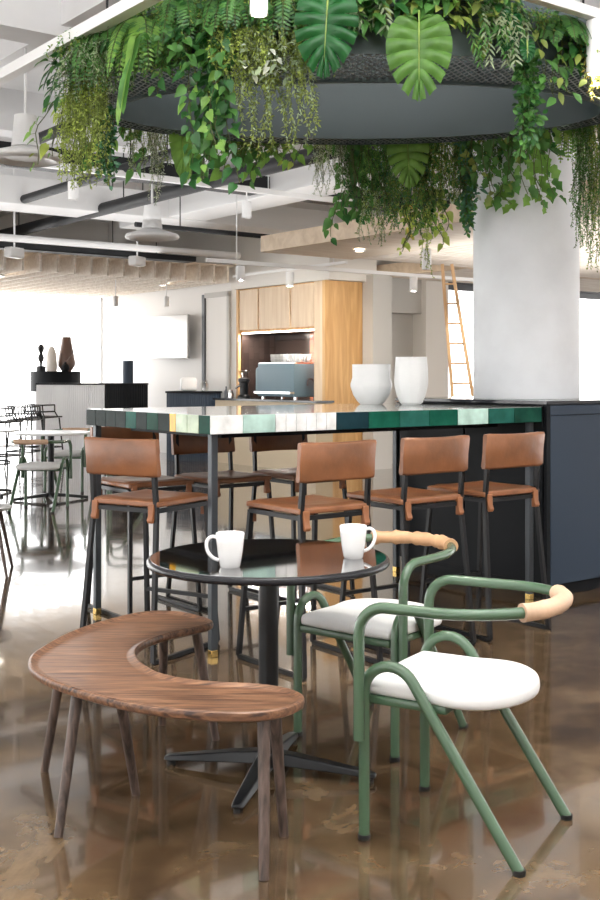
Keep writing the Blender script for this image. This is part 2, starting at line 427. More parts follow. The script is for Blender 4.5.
# ================================================================== GREEN ARMCHAIRS
def armchair(name, label, loc, rz, leather, lumpy=False):
    t = thing(name, label, 'chair', loc, rz, 'green tube armchairs')
    r = .0165
    for sx in (-1, 1):
        x = .220*sx
        cen = Vector((x, -.14, .43)); ra = .085
        pts = [(x, -.225, .008), (x, -.225, .43)]
        for k in range(1, 13):
            a = R(180 - (180-32.6)*k/12); pts.append((x, -.14+ra*math.cos(a), .43+ra*math.sin(a)))
        pts.append((x, .245, .008))
        lg = MB().tube(pts, r, 16).build('leg_frame', M['green'], t, smooth=60)
        for y in (-.225, .245):
            MB().lathe([(0, 0), (.0175, 0), (.0185, .004), (.0185, .016), (0, .016)], 16, c=(x, y, 0)).build('rubber_foot', M['rubber'], lg)
    # arm rail
    xa = .254
    half = []
    base = fillet([(xa, -.225, .30), (xa, -.225, .69), (xa, .02, .692)], .085, 9)
    for k in range(1, 25):
        a = PI/2*k/24
        half.append(Vector((xa*math.cos(a)**.9 if k < 24 else 0, 0.02+.270*math.sin(a), .692+.01*math.sin(a))))
    path = base+half
    path = path + [Vector((-p.x, p.y, p.z)) for p in path[-2::-1]]
    ar = MB().tube(path, r, 16).build('arm_rail', M['green'], t, smooth=60)
    wr = [p for p in path if abs(p.x) < (.19 if lumpy else .165) and p.y > .1]
    rr = random.Random(3 if lumpy else 4)
    ph = rr.random()*6
    am = .0028 if lumpy else .0008
    MB().tube(wr, .0255, 20, rfun=lambda f: .0255+am*math.sin(f*26+ph)+am*math.sin(f*61)).build('leather_wrap', leather, t, smooth=60)
    # seat
    out = []
    for x, y in ((-.198, -.232), (-.09, -.238), (0, -.239), (.09, -.238), (.198, -.232)): out.append((x, y))
    out += [(.201, -.12), (.201, -.045), (.215, .02), (.218, .06)]
    for k in range(1, 16):
        a = PI*k/16; out.append((.218*math.cos(a), .06+.158*math.sin(a)))
    out += [(-.218, .06), (-.215, .02), (-.201, -.045), (-.201, -.12)]
    O = [Vector(p) for p in out]
    def rg(s, z): return [(p.x*s, .02+(p.y-.02)*s, z) for p in O]
    MB().rbox((0, -.105, .406), (.405, .262, .026), .006).build('seat_pan', M['green'], t, smooth=50)
    MB().loft([rg(.955, .419), rg(.992, .424), rg(1.0, .436), rg(.995, .450), rg(.975, .459), rg(.92, .466), rg(.78, .472), rg(.55, .476), rg(.25, .478)]).build('cushion', M['cushion'], t, smooth=80)
    return t
def back_place(front_mid, back, half=.225): return (front_mid[0]+back[0]*half, front_mid[1]+back[1]*half, 0)
b1 = Vector((.865, -.50)).normalized(); b2 = Vector((.626, .78)).normalized()
ch1 = armchair('armchair', 'sage green tube armchair with pale tan leather backrest and white seat, nearest the camera', back_place((.298, 3.440), b1), math.atan2(-b1.x, b1.y), M['tan_light'])
ch2 = armchair('armchair', 'sage green tube armchair behind the round table, its backrest wrapped in creased tan leather', back_place((.163, 4.045), b2), math.atan2(-b2.x, b2.y), M['tan_mid'], True)

# ================================================================== BAR STOOLS
def stool_proto(name, label, loc, rz, group):
    t = thing(name, label, 'bar stool', loc, rz, group)
    q = .0105
    for sx in (-1, 1):
        MB().tube([(sx*.226, -.250, .012), (sx*.196, -.195, .715)], q, square=True).build('leg', M['black_metal'], t, smooth=0)
        MB().tube([(sx*.226, .262, .012), (sx*.196, .200, .715), (sx*.190, .225, 1.045)], q, square=True).build('leg', M['black_metal'], t, smooth=0)
        MB().tube([(sx*.226, -.250, .0115), (sx*.226, .262, .0115)], .0095, square=True).build('runner', M['black_metal'], t, smooth=0)
    fr = MB()
    for a, b in (((-.196, -.195), (.196, -.195)), ((.196, -.195), (.196, .2)), ((.196, .2), (-.196, .2)), ((-.196, .2), (-.196, -.195))):
        fr.tube([(a[0], a[1], .712), (b[0], b[1], .712)], q, square=True)
    fr.build('seat_frame', M['black_metal'], t, smooth=0)
    MB().tube([(-.213, -.232, .235), (.213, -.232, .235)], .0095, square=True).build('footrest', M['black_metal'], t, smooth=0)
    # seat sling: a soft pad that sags a little between its rails
    nx, ny = 11, 11; vs = []; fs = []
    for lay in (0, 1):
        for j in range(ny):
            for i in range(nx):
                x = -1+2*i/(nx-1); y = -1+2*j/(ny-1)
                ed = max(abs(x), abs(y))
                px = x*.212; py = -.0+y*.212
                sag = -.012*(1-x*x)*(1-y*y)
                zt = .768 - (.012 if ed > .99 else 0) + sag
                zb = .724 + (.006 if ed > .99 else 0)
                vs.append((px, py, zt if lay else zb))
    N = nx*ny
    for j in range(ny-1):
        for i in range(nx-1):
            a = j*nx+i; fs.append((N+a, N+a+1, N+a+nx+1, N+a+nx)); fs.append((a, a+nx, a+nx+1, a+1))
    for i in range(nx-1):
        fs.append((i, i+1, N+i+1, N+i)); b = (ny-1)*nx+i; fs.append((b+1, b, N+b, N+b+1))
    for j in range(ny-1):
        a = j*nx; fs.append((a+nx, a, N+a, N+a+nx)); b = a+nx-1; fs.append((b, b+nx, N+b+nx, N+b))
    st = MB().add(vs, fs).build('seat', M['leather'], t, smooth=60, bevel=.006)
    for sx in (-1, 1):
        for y0, sg in ((.205, 1), (-.2, -1)):
            x = sx*.176
            MB().loft([[(x-.017, y0-.004*sg, z), (x+.017, y0-.004*sg, z), (x+.017*w, y0+.010*sg+o, z), (x-.017*w, y0+.010*sg+o, z)][::sg] for z, w, o in ((.655, .7, .012*sg), (.668, 1, .016*sg), (.69, .9, .008*sg), (.72, 1, .006*sg), (.745, 1, .004*sg))]).build('strap', M['leather_strap'], t, bevel=.003)
    # back sling wrapped round both posts
    rings = []
    for k in range(13):
        x = -1+2*k/12; hx = x*.222
        bow = .022*(1-x*x); th = .019 if abs(x) < .95 else .015
        zt = 1.058-.006*(1-x*x)-(.004 if abs(x) > .95 else 0); zb = .872+.004*(1-x*x)+(.004 if abs(x) > .95 else 0)
        def yy(z): return .200+.025*(z-.715)/.33+bow
        rings.append([(hx, yy(zb)-th+.006, zb), (hx, yy(zb)+th-.006, zb), (hx, yy(zb)+th, zb+.012), (hx, yy(.96)+th-.004, .96), (hx, yy(zt)+th, zt-.012), (hx, yy(zt)+th-.006, zt), (hx, yy(zt)-th+.006, zt), (hx, yy(zt)-th, zt-.012), (hx, yy(.96)-th+.004, .96), (hx, yy(zb)-th, zb+.012)])
    MB().loft(rings).build('backrest', M['leather'], t, smooth=70)
    return t
GN = 'stools along the near side of the bar'; GF = 'stools along the far side of the bar'
rzn = math.atan2(-.606, -.796); rzf = rzn+PI
def seat_c(x, y, rz, off=.225):      # the seat centre, from the middle of the backrest
    return (x+math.sin(rz)*off, y-math.cos(rz)*off, 0)
s2 = stool_proto('bar_stool', 'tan leather bar stool drawn up directly behind the round table', seat_c(.174, 5.09, rzn), rzn, GN)
dup(s2, seat_c(.67, 5.47, rzn), rzn, 'tan leather bar stool in the middle of the near side of the bar')
dup(s2, seat_c(1.123, 5.81, rzn), rzn, 'tan leather bar stool next to the slate blue cabinet')
r1 = math.atan2(-.52, -.85)+PI*0
r1 = math.atan2(.52, -.85)
dup(s2, seat_c(-.86, 5.34, r1), r1, 'tan leather bar stool at the narrow end of the bar, behind the curved bench', 'stools around the bar')
rf = math.atan2(.606, .796)
dup(s2, seat_c(-1.04, 6.60, rf), rf, 'leather bar stool across the bar, at the end with the grey green tiles', GF)
dup(s2, seat_c(-.60, 6.85, rf), rf, 'leather bar stool across the bar, behind the tiled near corner post', GF)
dup(s2, seat_c(-.14, 7.11, rf), rf, 'leather bar stool across the bar, below the coffee machine', GF)

# ================================================================== TILED BAR
BL, BW, BH, BT = 2.380, 1.300, 1.165, .092
bar = thing('bar_table', 'long bar table edged with green, white and yellow glazed tiles on steel legs', 'bar table', W(0, 0), TH)
def span(a, b): return a, b
lo = BH-BT
mb = MB()
mb.box((BL/2, BW/2, BH-.012), (BL-.006, BW-.006, .024), 0)
mb.build('table_top', M['top_tile'], bar)
mb = MB()
mb.box((BL/2, BW/2, (lo+BH-.026)/2), (BL-.022, BW-.022, BH-.026-lo), 0)
keys = list(tile_cols)
def tiles(axis, fixed, seq, sgn):
    for a, b, k in seq:
        g = .0015
        if axis == 'x': mb.rbox(((a+b)/2, fixed, (lo+BH)/2), (b-a-2*g, .012, BT-.003), .0012, 1+keys.index(k), seg=1)
        else: mb.rbox((fixed, (a+b)/2, (lo+BH)/2), (.012, b-a-2*g, BT-.003), .0012, 1+keys.index(k), seg=1)
SX = [(0, .19, 't_white'), (.19, .385, 't_mint')]
x = .385
for k in range(6): SX.append((x, x+.065, 't_white')); x += .065
for k, w in (('t_navy', .222), ('t_green', .222), ('t_teal', .222), ('t_green', .222), ('t_mint', .25), ('t_teal', .222), ('t_deep', .245)):
    SX.append((x, min(BL, x+w), k)); x += w
tiles('x', .004, SX, -1)
SY = []; y = 0
for k, w in (('t_deep', .10), ('t_pale', .105), ('t_pale', .11), ('t_yellow', .06), ('t_grey', .115), ('t_deep', .115), ('t_grey', .115), ('t_teal', .115), ('t_grey', .115), ('t_grey', .115), ('t_grey', .118), ('t_grey', .117)):
    SY.append((y, min(BW, y+w), k)); y += w
tiles('y', .004, SY, -1)
tiles('x', BW-.004, [(i*.198, (i+1)*.198, ('t_teal', 't_white', 't_green', 't_grey')[i % 4]) for i in range(12)], 1)
mb.build('tile_edge', [M['grout']]+[M[k] for k in keys], bar, smooth=0)
for x, y in ((.045, .045), (.045, BW-.045), (BL-.06, .045), (BL-.06, BW-.06)):
    lg = MB().box((x, y, (lo+.03)/2), (.036, .036, lo-.03)).build('leg', M['steel'], bar, bevel=.003)
    MB().box((x, y, .017), (.037, .037, .034)).build('foot', M['brass'], lg, bevel=.002)
mb = MB()
for a, b in (((.2, .2), (BL-.2, .2)), ((.2, BW-.2), (BL-.2, BW-.2)), ((.2, .2), (.2, BW-.2)), ((BL-.2, .2), (BL-.2, BW-.2))):
    mb.box(((a[0]+b[0])/2, (a[1]+b[1])/2, lo-.015), (abs(a[0]-b[0])+.03, abs(a[1]-b[1])+.03, .03))
mb.build('under_frame', M['slate_dark'], bar)

# pots on the bar
def pot(name, label, loc, rz, prof, facets):
    t = tag(MB().lathe(prof, facets*6, fn=lambda a, r, z: r*(1-.035*abs(math.sin(a*facets/2))**.7*(1 if .03 < z < .2 else .25))).build(name, M['pot'], None, loc, rz, smooth=22), label, 'pot', 'white pots on the bar')
    return t
pot('ceramic_pot', 'squat white faceted pot standing on the tiled bar', W(1.97, 1.10, BH+.001), .3,
    [(0, 0), (.075, 0), (.095, .02), (.125, .06), (.143, .115), (.143, .135), (.130, .175), (.128, .262), (.121, .262), (.12, .17), (.13, .13), (.11, .06), (.06, .02), (0, .018)], 8)
pot('ceramic_pot', 'taller white faceted pot beside the squat pot on the bar', W(2.05, .80, BH+.001), .1,
    [(0, 0), (.06, 0), (.075, .015), (.095, .06), (.110, .12), (.112, .16), (.107, .23), (.101, .308), (.095, .308), (.098, .23), (.102, .15), (.085, .06), (.05, .02), (0, .018)], 10)

# ================================================================== CABINET ROUND THE COLUMN
cab = thing('island_cabinet', 'slate blue laminate cabinet wrapped round the white column at the end of the bar', 'cabinet', W(2.392, -.03), TH)
CL, CW, CH = 2.6, 1.36, 1.20
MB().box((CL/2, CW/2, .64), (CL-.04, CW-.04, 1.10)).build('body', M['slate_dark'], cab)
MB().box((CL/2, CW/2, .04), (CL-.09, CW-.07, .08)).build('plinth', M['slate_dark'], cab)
MB().box((CL/2, CW/2, CH-.011), (CL, CW, .022)).build('worktop', M['cap_dark'], cab, bevel=.002)
MB().box((.016, .011, .63), (.032, .022, 1.09)).build('corner_post', M['slate_dark'], cab, bevel=.002)
for k in range(3):
    x0 = .036+k*.855
    MB().box((x0+.4255, .008, .595), (.851, .016, 1.03)).build('front_panel', M['slate'], cab, bevel=.002)
    MB().box((x0+.4255, .010, 1.143), (.851, .016, .058)).build('top_rail', M['slate'], cab, bevel=.002)
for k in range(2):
    MB().box((.010, .032+.33+k*.664, .63), (.016, .65, 1.08)).build('end_panel', M['slate_dark'], cab, bevel=.002)  # shade under the bar put into the colour, darker than the front
# ================================================================== ROOM SHELL (building grid u, v)
CEIL = 4.25
def gbox(mb, u0, u1, v0, v1, z0, z1, mi=0):
    return mb.box(((u0+u1)/2, (v0+v1)/2, (z0+z1)/2), (abs(u1-u0), abs(v1-v0), abs(z1-z0)), mi)
O0 = W(0, 0)
def gs(name, boxes, mat, label=None, bevel=0, parent=None):
    mb = MB()
    for b in boxes: gbox(mb, *b)
    o = struct(name, mb, mat, label, None if parent else O0, None if parent else TH, parent, smooth=0, bevel=bevel)
    return o
gs('floor', [(-14, 18, -14, 15.2, -.2, 0)], M['floor'])
gs('ceiling', [(-14, 18, -9, 15.2, CEIL, CEIL+.2)], M['white_paint'])
WV = 14.5      # window wall far behind the desk
WU = 7.0       # television wall
gs('wall_television', [(WU, WU+.2, 11.1, WV+.2, 0, CEIL)], M['wall_white'])
gs('wall_behind_kitchen', [(7.80, 8.0, 8.0, 10.3, 0, CEIL), (WU, 8.0, 10.12, 10.3, 0, CEIL)], M['wall_pale'])
gs('wall_passage', [(7.98, 8.28, 8.0, 8.2, 0, CEIL), (8.20, 9.05, 8.20, 8.4, 0, 2.40), (8.28, 9.0, 8.0, 8.2, 2.30, CEIL)], M['wall_grey'])
gs('column_pilaster', [(8.98, 9.46, 7.90, 8.2, 0, CEIL)], M['wall_pale'])
gs('column_kitchen', [(7.60, 7.96, 7.55, 7.78, 0, 2.8)], M['wall_grey'])
# the two glazed walls
def glazed(name, axis, fixed, a0, a1, z0, z1, posts, rails, fmat, th=.07, dep=.09):
    e = bpy.data.objects.new(name, None); COL.objects.link(e); e.location = O0; e.rotation_euler = (0, 0, TH)
    e['kind'] = 'structure'
    def bx(p0, p1, q0, q1, d):
        return (p0, p1, fixed-d/2, fixed+d/2, q0, q1) if axis == 'u' else (fixed-d/2, fixed+d/2, p0, p1, q0, q1)
    for p in posts: gs('mullion', [bx(p-th/2, p+th/2, z0, z1, dep)], fmat, parent=e)
    for q in rails: gs('window_rail', [bx(a0, a1, q-th/2, q+th/2, dep*.9)], fmat, parent=e)
    gs('pane', [bx(a0, a1, z0, z1, .012)], M['glass'], parent=e)
    return e
glazed('window_1', 'u', WV+.1, -13.9, WU, .04, 3.0, [-13.8+3.45*k for k in range(7)], [.08, 2.96], M['frame_white'], .05)
glazed('window_2', 'u', 8.1, 9.46, 17.9, .04, 2.80, [9.50, 12.75, 15.5, 17.8], [.08, 2.76], M['frame_dark'], .11)
gs('wall_header', [(-14, WU, WV, WV+.2, 3.0, CEIL)], M['wall_white'])
gs('trim_1', [(9.46, 18, 8.0, 8.2, 2.80, CEIL)], M['dark_header'])
# tall white door beside the kitchen with its black frame
d = gs('door_1', [(WU-.02, WU+.03, 10.36, 11.02, .01, 2.62)], M['wall_white'])
gs('door_frame', [(WU-.05, WU+.06, 11.02, 11.10, 0, 2.68)], M['frame_dark'], parent=d)
gs('door_frame', [(WU-.05, WU+.06, 10.30, 10.36, 0, 2.68), (WU-.05, WU+.06, 10.30, 11.02, 2.62, 2.70)], M['wall_grey'], parent=d)
gs('door_jamb', [(WU, WU+.2, 10.30, 11.10, 2.70, CEIL)], M['wall_white'], parent=d)
gs('trim_2', [(6.92, 7.80, 7.70, 10.12, 2.705, CEIL)], M['wall_pale'], 'pale bulkhead above the oak kitchen')
# concrete column
struct('column', MB().lathe([(0, CH+.001), (.355, CH+.001), (.355, CEIL), (0, CEIL)], 72), M['column'], None, (1.54, 7.565, 0))

# the rest of the room: solid wall behind the camera, windowed walls at both sides
gs('wall_rear', [(-14, 18, -9.2, -9, 0, CEIL)], M['wall_white'])
for nm, uu in (('wall_street', -13.9), ('wall_court', 17.9)):
    bx = [(uu-.1, uu+.1, -9, 14.5, 0, .5), (uu-.1, uu+.1, -9, 14.5, 3.2, CEIL)] + [(uu-.1, uu+.1, -9+3.9*k, -8.2+3.9*k, .5, 3.2) for k in range(7)]
    gs(nm, bx, M['wall_white'])
# ceiling beams
for k, v in enumerate((3.2, 6.4, 9.6)):
    gs('ceiling_beam', [(-13.5, 17.5, v-.16, v+.16, CEIL-.42, CEIL)], M['beam_paint'])
for u in (-5.6, -2.4, .8, 4.0, 7.2):
    gs('ceiling_beam', [(u-.14, u+.14, -8.5, 15.0, CEIL-.34, CEIL-.001)], M['beam_paint'])

# slatted timber canopies
def canopy(name, label, u0, u1, v0, v1, z0, h, axis, pitch, th, edge):
    mb = MB()
    if axis == 'v':
        n = int((u1-u0)/pitch)
        for k in range(n+1): gbox(mb, u0+k*pitch-th/2, u0+k*pitch+th/2, v0, v1, z0, z0+h)
    else:
        n = int((v1-v0)/pitch)
        for k in range(n+1): gbox(mb, u0, u1, v0+k*pitch-th/2, v0+k*pitch+th/2, z0, z0+h)
    e = bpy.data.objects.new(name, None); COL.objects.link(e); e.location = O0; e.rotation_euler = (0, 0, TH); e['kind'] = 'structure'; e['label'] = label
    struct('slats', mb, M['slat'], parent=e, smooth=0)
    gs('backing', [(u0, u1, v0, v1, z0+h, z0+h+.02)], M['soffit_lightened'], parent=e)
    for b in edge: gs('fascia' if min(b[1]-b[0], b[3]-b[2]) < .2 else 'soffit_board', [b], M['soffit_wood' if min(b[1]-b[0], b[3]-b[2]) < .2 else 'soffit_lightened'], parent=e)
    return e
canopy('ceiling_slat_canopy', 'pale timber slat ceiling over the lounge by the windows', -6, 6.9, 10.0, 14.4, 2.80, .26, 'v', .26, .035, [])
canopy('ceiling_slat_canopy', 'pale timber slat ceiling over the kitchen side', 6.0, 13, -3.0, 6.1, 2.80, .16, 'u', .12, .05, [(4.64, 6.0, -3.0, 6.08, 2.795, 2.97), (4.61, 4.64, -3.0, 6.1, 2.79, 2.975), (4.64, 6.0, 6.08, 6.1, 2.79, 2.975)])
canopy('ceiling_slat_canopy', 'pale timber slat ceiling before the passage', 7.98, 13, 6.1, 7.85, 2.80, .16, 'u', .12, .05, [(7.93, 7.98, 6.1, 7.85, 2.79, 2.97), (7.93, 13, 6.02, 6.12, 2.79, 2.97)])

# ================================================================== KITCHEN
kt = thing('kitchen_cabinet', 'tall oak kitchen cabinet with a tiled niche behind the bar', 'kitchen cabinet', O0, TH)
def kp(name, boxes, mat, parent=kt, bevel=0):
    mb = MB()
    for b in boxes: gbox(mb, *b)
    return mb.build(name, mat, parent, smooth=0, bevel=bevel)
KT = 2.70
kp('side_panel', [(6.92, 7.79, 7.80, 7.86, 0, KT)], M['oak_panel'])
kp('side_panel', [(6.92, 7.79, 9.98, 10.04, 0, KT)], M['oak_panel'])
kp('filler_panel', [(6.92, 6.96, 7.86, 8.05, 0, KT)], M['oak_door'])
kp('back_panel', [(7.62, 7.66, 8.05, 9.05, .95, 2.05)], M['copper_tile'])
kp('back_panel', [(7.62, 7.66, 9.05, 9.98, .95, 2.05)], M['dark_tile'])
kp('upper_carcass', [(6.97, 7.79, 7.87, 9.97, 2.02, KT)], M['oak_panel'])
kp('inner_side', [(6.98, 7.62, 8.02, 8.05, .95, 2.02)], M['copper_tile'])
for a, b in ((8.06, 8.62), (8.64, 9.44), (9.46, 9.97)):
    dr = kp('door', [(6.93, 6.965, a+.012, b-.012, 2.06, KT-.02)], M['oak_door'], bevel=.002)
kp('inner_side', [(6.97, 7.62, 9.95, 9.978, .95, 2.02)], M['dark_tile'])
kp('light_strip', [(6.97, 7.02, 8.07, 9.95, 2.000, 2.019)], M['strip_on'])
kp('base_unit', [(6.92, 7.60, 7.90, 9.94, 0, .97)], M['counter_panel'])
kp('niche_worktop', [(6.92, 7.60, 8.06, 9.94, .97, 1.0)], M['cap_dark'])
kc = thing('coffee_counter', 'beige fronted counter with a dark top carrying the coffee machine', 'counter', O0, TH)
kp('base', [(6.60, 6.90, 7.60, 10.15, 0, .97)], M['counter_panel'], kc)
kp('worktop', [(6.57, 6.905, 7.57, 10.18, .97, 1.0)], M['cap_dark'], kc)

em = thing('espresso_machine', 'blue grey espresso machine with cups stacked on top, in the kitchen niche', 'espresso machine', W(6.98, 8.73, 1.0), TH)
mb = MB().rbox((0, 0, .285), (.50, .90, .49), .012); mb.build('body', M['machine'], em)
MB().rbox((.0, .505, .265), (.46, .12, .43), .05).build('side_panel', M['machine_pale'], em)
MB().box((0, 0, .53), (.46, .90, .02)).build('cup_tray', M['chrome'], em)
for x in (-.18, .18):
    for y in (-.4, .4): MB().lathe([(0, 0), (.03, 0), (.025, .09), (0, .09)], 12, c=(x, y, 0)).build('foot', M['chrome'], em)
MB().box((-.27, 0, .10), (.10, .9, .03)).build('drip_tray', M['chrome'], em)
proto = None
for k in range(14):
    y = -.36 + (k % 7)*.10 + (.04 if k % 7 > 2 else 0); z = 1.5405
    loc = W(6.90+(.17 if k >= 7 else 0), 8.73+y, z)
    dark = y > .08
    c = MB().lathe([(0, 0), (.030, 0), (.044, .04), (.046, .062), (.040, .064), (.046, .09), (.047, .125), (.042, .125), (.036, .07), (0, .06)], 14).build('cup', M['wall_grey'] if dark else M['mug'], None, loc, 0)
    tag(c, 'grey cup on top of the espresso machine' if dark else 'white cup on top of the espresso machine', 'cup', 'grey cups on the coffee machine' if dark else 'white cups on the coffee machine')
gr = thing('coffee_grinder', 'black coffee grinder with a clear hopper beside the espresso machine', 'coffee grinder', W(6.78, 9.62, 1.0), TH)
MB().lathe([(0, 0), (.10, 0), (.10, .03), (.065, .06), (.07, .24), (.09, .26), (.09, .30), (.05, .32), (0, .32)], 24).build('body', M['black_metal'], gr)
MB().lathe([(0, .322), (.05, .322), (.095, .42), (.09, .43), (0, .43)], 24).build('hopper', M['glass_ware'], gr)
MB().tube([(-.06, 0, .2), (-.14, 0, .17), (-.15, 0, .15)], .014, 10).build('spout', M['chrome'], gr)
tp = tag(MB().tube(fillet([(0, 0, 0), (0, 0, .30), (-.12, 0, .30), (-.12, 0, .20)], [.055, .055]), .011, 12).build('tap', M['frame_dark'], None, W(7.05, 8.22, 1.0), TH), 'dark gooseneck tap at the oak end of the niche', 'tap')
tag(MB().lathe([(0, 0), (.04, 0), (.045, .06), (.03, .11), (.025, .13), (0, .13)], 16).build('milk_jug', M['chrome'], None, W(6.70, 9.86, 1.0), 0), 'small steel jug on the counter beside the grinder', 'jug')

# ================================================================== LOUNGE FAR BEHIND
tv = thing('television', 'flat screen television on a wall arm above the dark curved cabinet', 'television', W(WU-.02, 11.95, 2.0), TH+R(6))
MB().rbox((-.24, 0, 0), (.05, 1.28, .73), .008).build('screen', M['screen'], tv)
MB().box((-.20, 0, 0), (.05, 1.1, .55)).build('casing', M['frame_dark'], tv)
MB().box((-.10, -.05, 0), (.16, .12, .2)).build('wall_arm', M['frame_dark'], tv)

def stadium(w, d, n=14):
    r = d/2; out = []
    for k in range(n+1): a = -PI/2+PI*k/n; out.append((w/2-r+r*math.cos(a), r*math.sin(a)))
    for k in range(n+1): a = PI/2+PI*k/n; out.append((-w/2+r+r*math.cos(a), r*math.sin(a)))
    return out
def fluted(out, pitch=.035, dep=.008):
    """closed outline resampled with flutes"""
    P = [Vector(p) for p in out]; L = []
    res = []
    for i in range(len(P)):
        a, b = P[i], P[(i+1) % len(P)]; n = max(1, int((b-a).length/(pitch/2)))
        for k in range(n): res.append(a.lerp(b, k/n))
    n = len(res); o2 = []
    for i in range(n):
        tt = (res[(i+1) % n]-res[i-1]).normalized(); nn = Vector((tt.y, -tt.x))
        o2.append(res[i]-nn*(dep if i % 2 else 0))
    return [(p.x, p.y) for p in o2]
ds = thing('reception_desk', 'long fluted grey desk with a dark rounded end by the bright windows', 'desk', (-3.38, 18.2, 0), R(-8))
MB().prism(fluted([(-.85, -.35), (.30, -.35), (.30, .35), (-.85, .35)]), 0, 1.20).build('front_panel', M['desk_flute'], ds, smooth=0)  # pale as if lit from the windows, by colour
o2 = [(.302, -.35)] + [(.55+.35*math.cos(-PI/2+PI*k/16), .35*math.sin(-PI/2+PI*k/16)) for k in range(17)] + [(.302, .35)]
MB().prism(fluted(o2), 0, 1.20).build('rounded_end', M['slate_dark'], ds, smooth=0)  # unlit side of the desk, darkened by its colour
MB().prism([(-.86, -.36), (.55, -.36)] + [(.55+.36*math.cos(-PI/2+PI*k/16), .36*math.sin(-PI/2+PI*k/16)) for k in range(17)] + [(.55, .36), (-.86, .36)], 1.20, 1.225).build('desk_top', M['slate_dark'], ds)
dm = thing('display_drum', 'dark round drum plinth carrying vases behind the reception desk', 'plinth', (-4.25, 19.3, 0), 0)
MB().lathe([(0, 0), (.42, 0), (.42, 1.08), (0, 1.08)], 40).build('body', M['desk_flute'], dm)  # window light on the drum side, put into the colour
MB().lathe([(0, 1.08), (.43, 1.08), (.43, 1.42), (0, 1.42)], 40).build('top_band', M['slate_dark'], dm)
tag(MB().lathe([(0, 0), (.08, 0), (.08, .09), (.02, .10), (.025, .16), (.05, .20), (.055, .25), (.03, .30), (.03, .33), (.055, .38), (.055, .43), (.02, .47), (0, .47)], 16).build('figurine', M['black_metal'], None, (-4.48, 19.20, 1.42), 0), 'slim black abstract figurine on the drum plinth', 'figurine')
tag(MB().lathe([(0, 0), (.09, 0), (.10, .08), (.085, .30), (.05, .40), (.03, .43), (0, .43)], 16).build('bottle_vase', M['wall_pale'], None, (-4.28, 19.12, 1.42), 0), 'pale bottle shaped vase on the drum between figurine and brown vase', 'vase')
tag(MB().lathe([(0, 0), (.08, 0), (.15, .10), (.155, .16), (.10, .45), (.075, .60), (.065, .60), (.09, .44), (.13, .16), (0, .02)], 24).build('tall_vase', M['vase_brown'], None, (-4.06, 19.30, 1.42), 0), 'tall brown vase on the drum plinth', 'vase')
sm = thing('bud_vase', 'small grey vase with a twig in front of the tall brown vase', 'vase', (-4.02, 19.02, 1.42))
MB().lathe([(0, 0), (.05, 0), (.07, .05), (.06, .10), (.02, .14), (.02, .17), (0, .17)], 16).build('body', M['slate_dark'], sm)
MB().tube([(0, 0, .15), (.08, 0, .24), (.17, 0, .36)], .006, 6).build('twig', M['vase_brown'], sm)
tag(MB().lathe([(0, 0), (.085, 0), (.085, .36), (.075, .365), (.07, .34), (0, .02)], 20).build('cylinder_vase', M['slate'], None, (-2.82, 18.2, 1.226), 0), 'narrow blue grey cylinder vase on the reception desk', 'vase')

pc = thing('curved_cabinet', 'dark low cabinet with rounded ends below the television', 'cabinet', (-1.70, 17.75, 0), R(-8))
MB().prism(fluted(stadium(.88, .44)), 0, 1.07).build('body', M['slate'], pc, smooth=0)
MB().prism(stadium(.92, .48), 1.07, 1.10).build('worktop', M['slate_dark'], pc)
tag(MB().rbox((0, 0, .11), (.26, .2, .22), .05).build('small_appliance', M['white_metal'], None, (-1.78, 17.72, 1.10), .2), 'rounded white appliance on the dark curved cabinet', 'appliance')
tag(MB().lathe([(0, 0), (.06, 0), (.065, .12), (.05, .15), (.05, .17), (0, .17)], 16).build('storage_jar', M['glass_ware'], None, (-1.52, 17.7, 1.10), 0), 'frosted storage jar beside the white appliance', 'jar')
tag(MB().lathe([(0, 0), (.03, 0), (.03, .10), (.012, .14), (.012, .18), (0, .18)], 12).build('syrup_bottle', M['frame_dark'], None, W(6.72, 10.02, 1.0), 0), 'small dark bottle at the far end of the coffee counter', 'bottle')

# lounge tables and chairs seen under the bright windows
def lounge_table(label, loc, r, rz=0):
    t = thing('pedestal_table', label, 'table', loc, rz, 'lounge pedestal tables')
    MB().lathe([(0, .715), (r-.01, .715), (r, .72), (r, .738), (0, .74)], 48).build('table_top', M['table_white'], t)
    MB().lathe([(0, .03), (.035, .05), (.035, .714), (0, .714)], 20).build('pole', M['black_metal'], t)
    for k in range(4):
        m4 = Matrix.Rotation(k*PI/2, 4, 'Z'); rings = [[m4 @ Vector(p) for p in ((x, -w, zb), (x, w, zb), (x, w*.7, zt), (x, -w*.7, zt))] for x, w, zt, zb in ((.02, .035, .08, .04), (.2, .028, .055, .025), (.40, .018, .03, 0))]
        MB().loft(rings).build('foot', M['black_metal'], t)
lounge_table('white pedestal table with green armchairs around it by the windows', (-2.71, 12.08, 0), .42, R(20))
lounge_table('white pedestal table at the picture edge beyond the green armchairs', (-3.62, 12.6, 0), .42, R(50))
lounge_table('farther white pedestal table in front of the bright windows', (-4.9, 17.2, 0), .42, R(10))
def far_chair(label, loc, face):
    b = Vector(face).normalized()
    c = dup(ch1, loc, math.atan2(-b.x, b.y), label, 'armchairs in the lounge')
far_chair('green armchair facing away with a fuzzy tan backrest at the lounge pedestal table', (-2.62, 11.15, 0), (-.10, -1))
far_chair('green armchair on the window side of the lounge pedestal table', (-2.70, 13.0, 0), (.1, 1))
far_chair('green armchair beside the bar post at the lounge pedestal table', (-1.86, 12.15, 0), (1, .1))
far_chair('green armchair cut by the picture edge near the lounge table', (-3.50, 11.55, 0), (-.6, -.8))
lc = thing('side_chair', 'white shell chair on dark tapered legs at the picture edge', 'chair', (-2.20, 7.62, 0), R(-80), None)
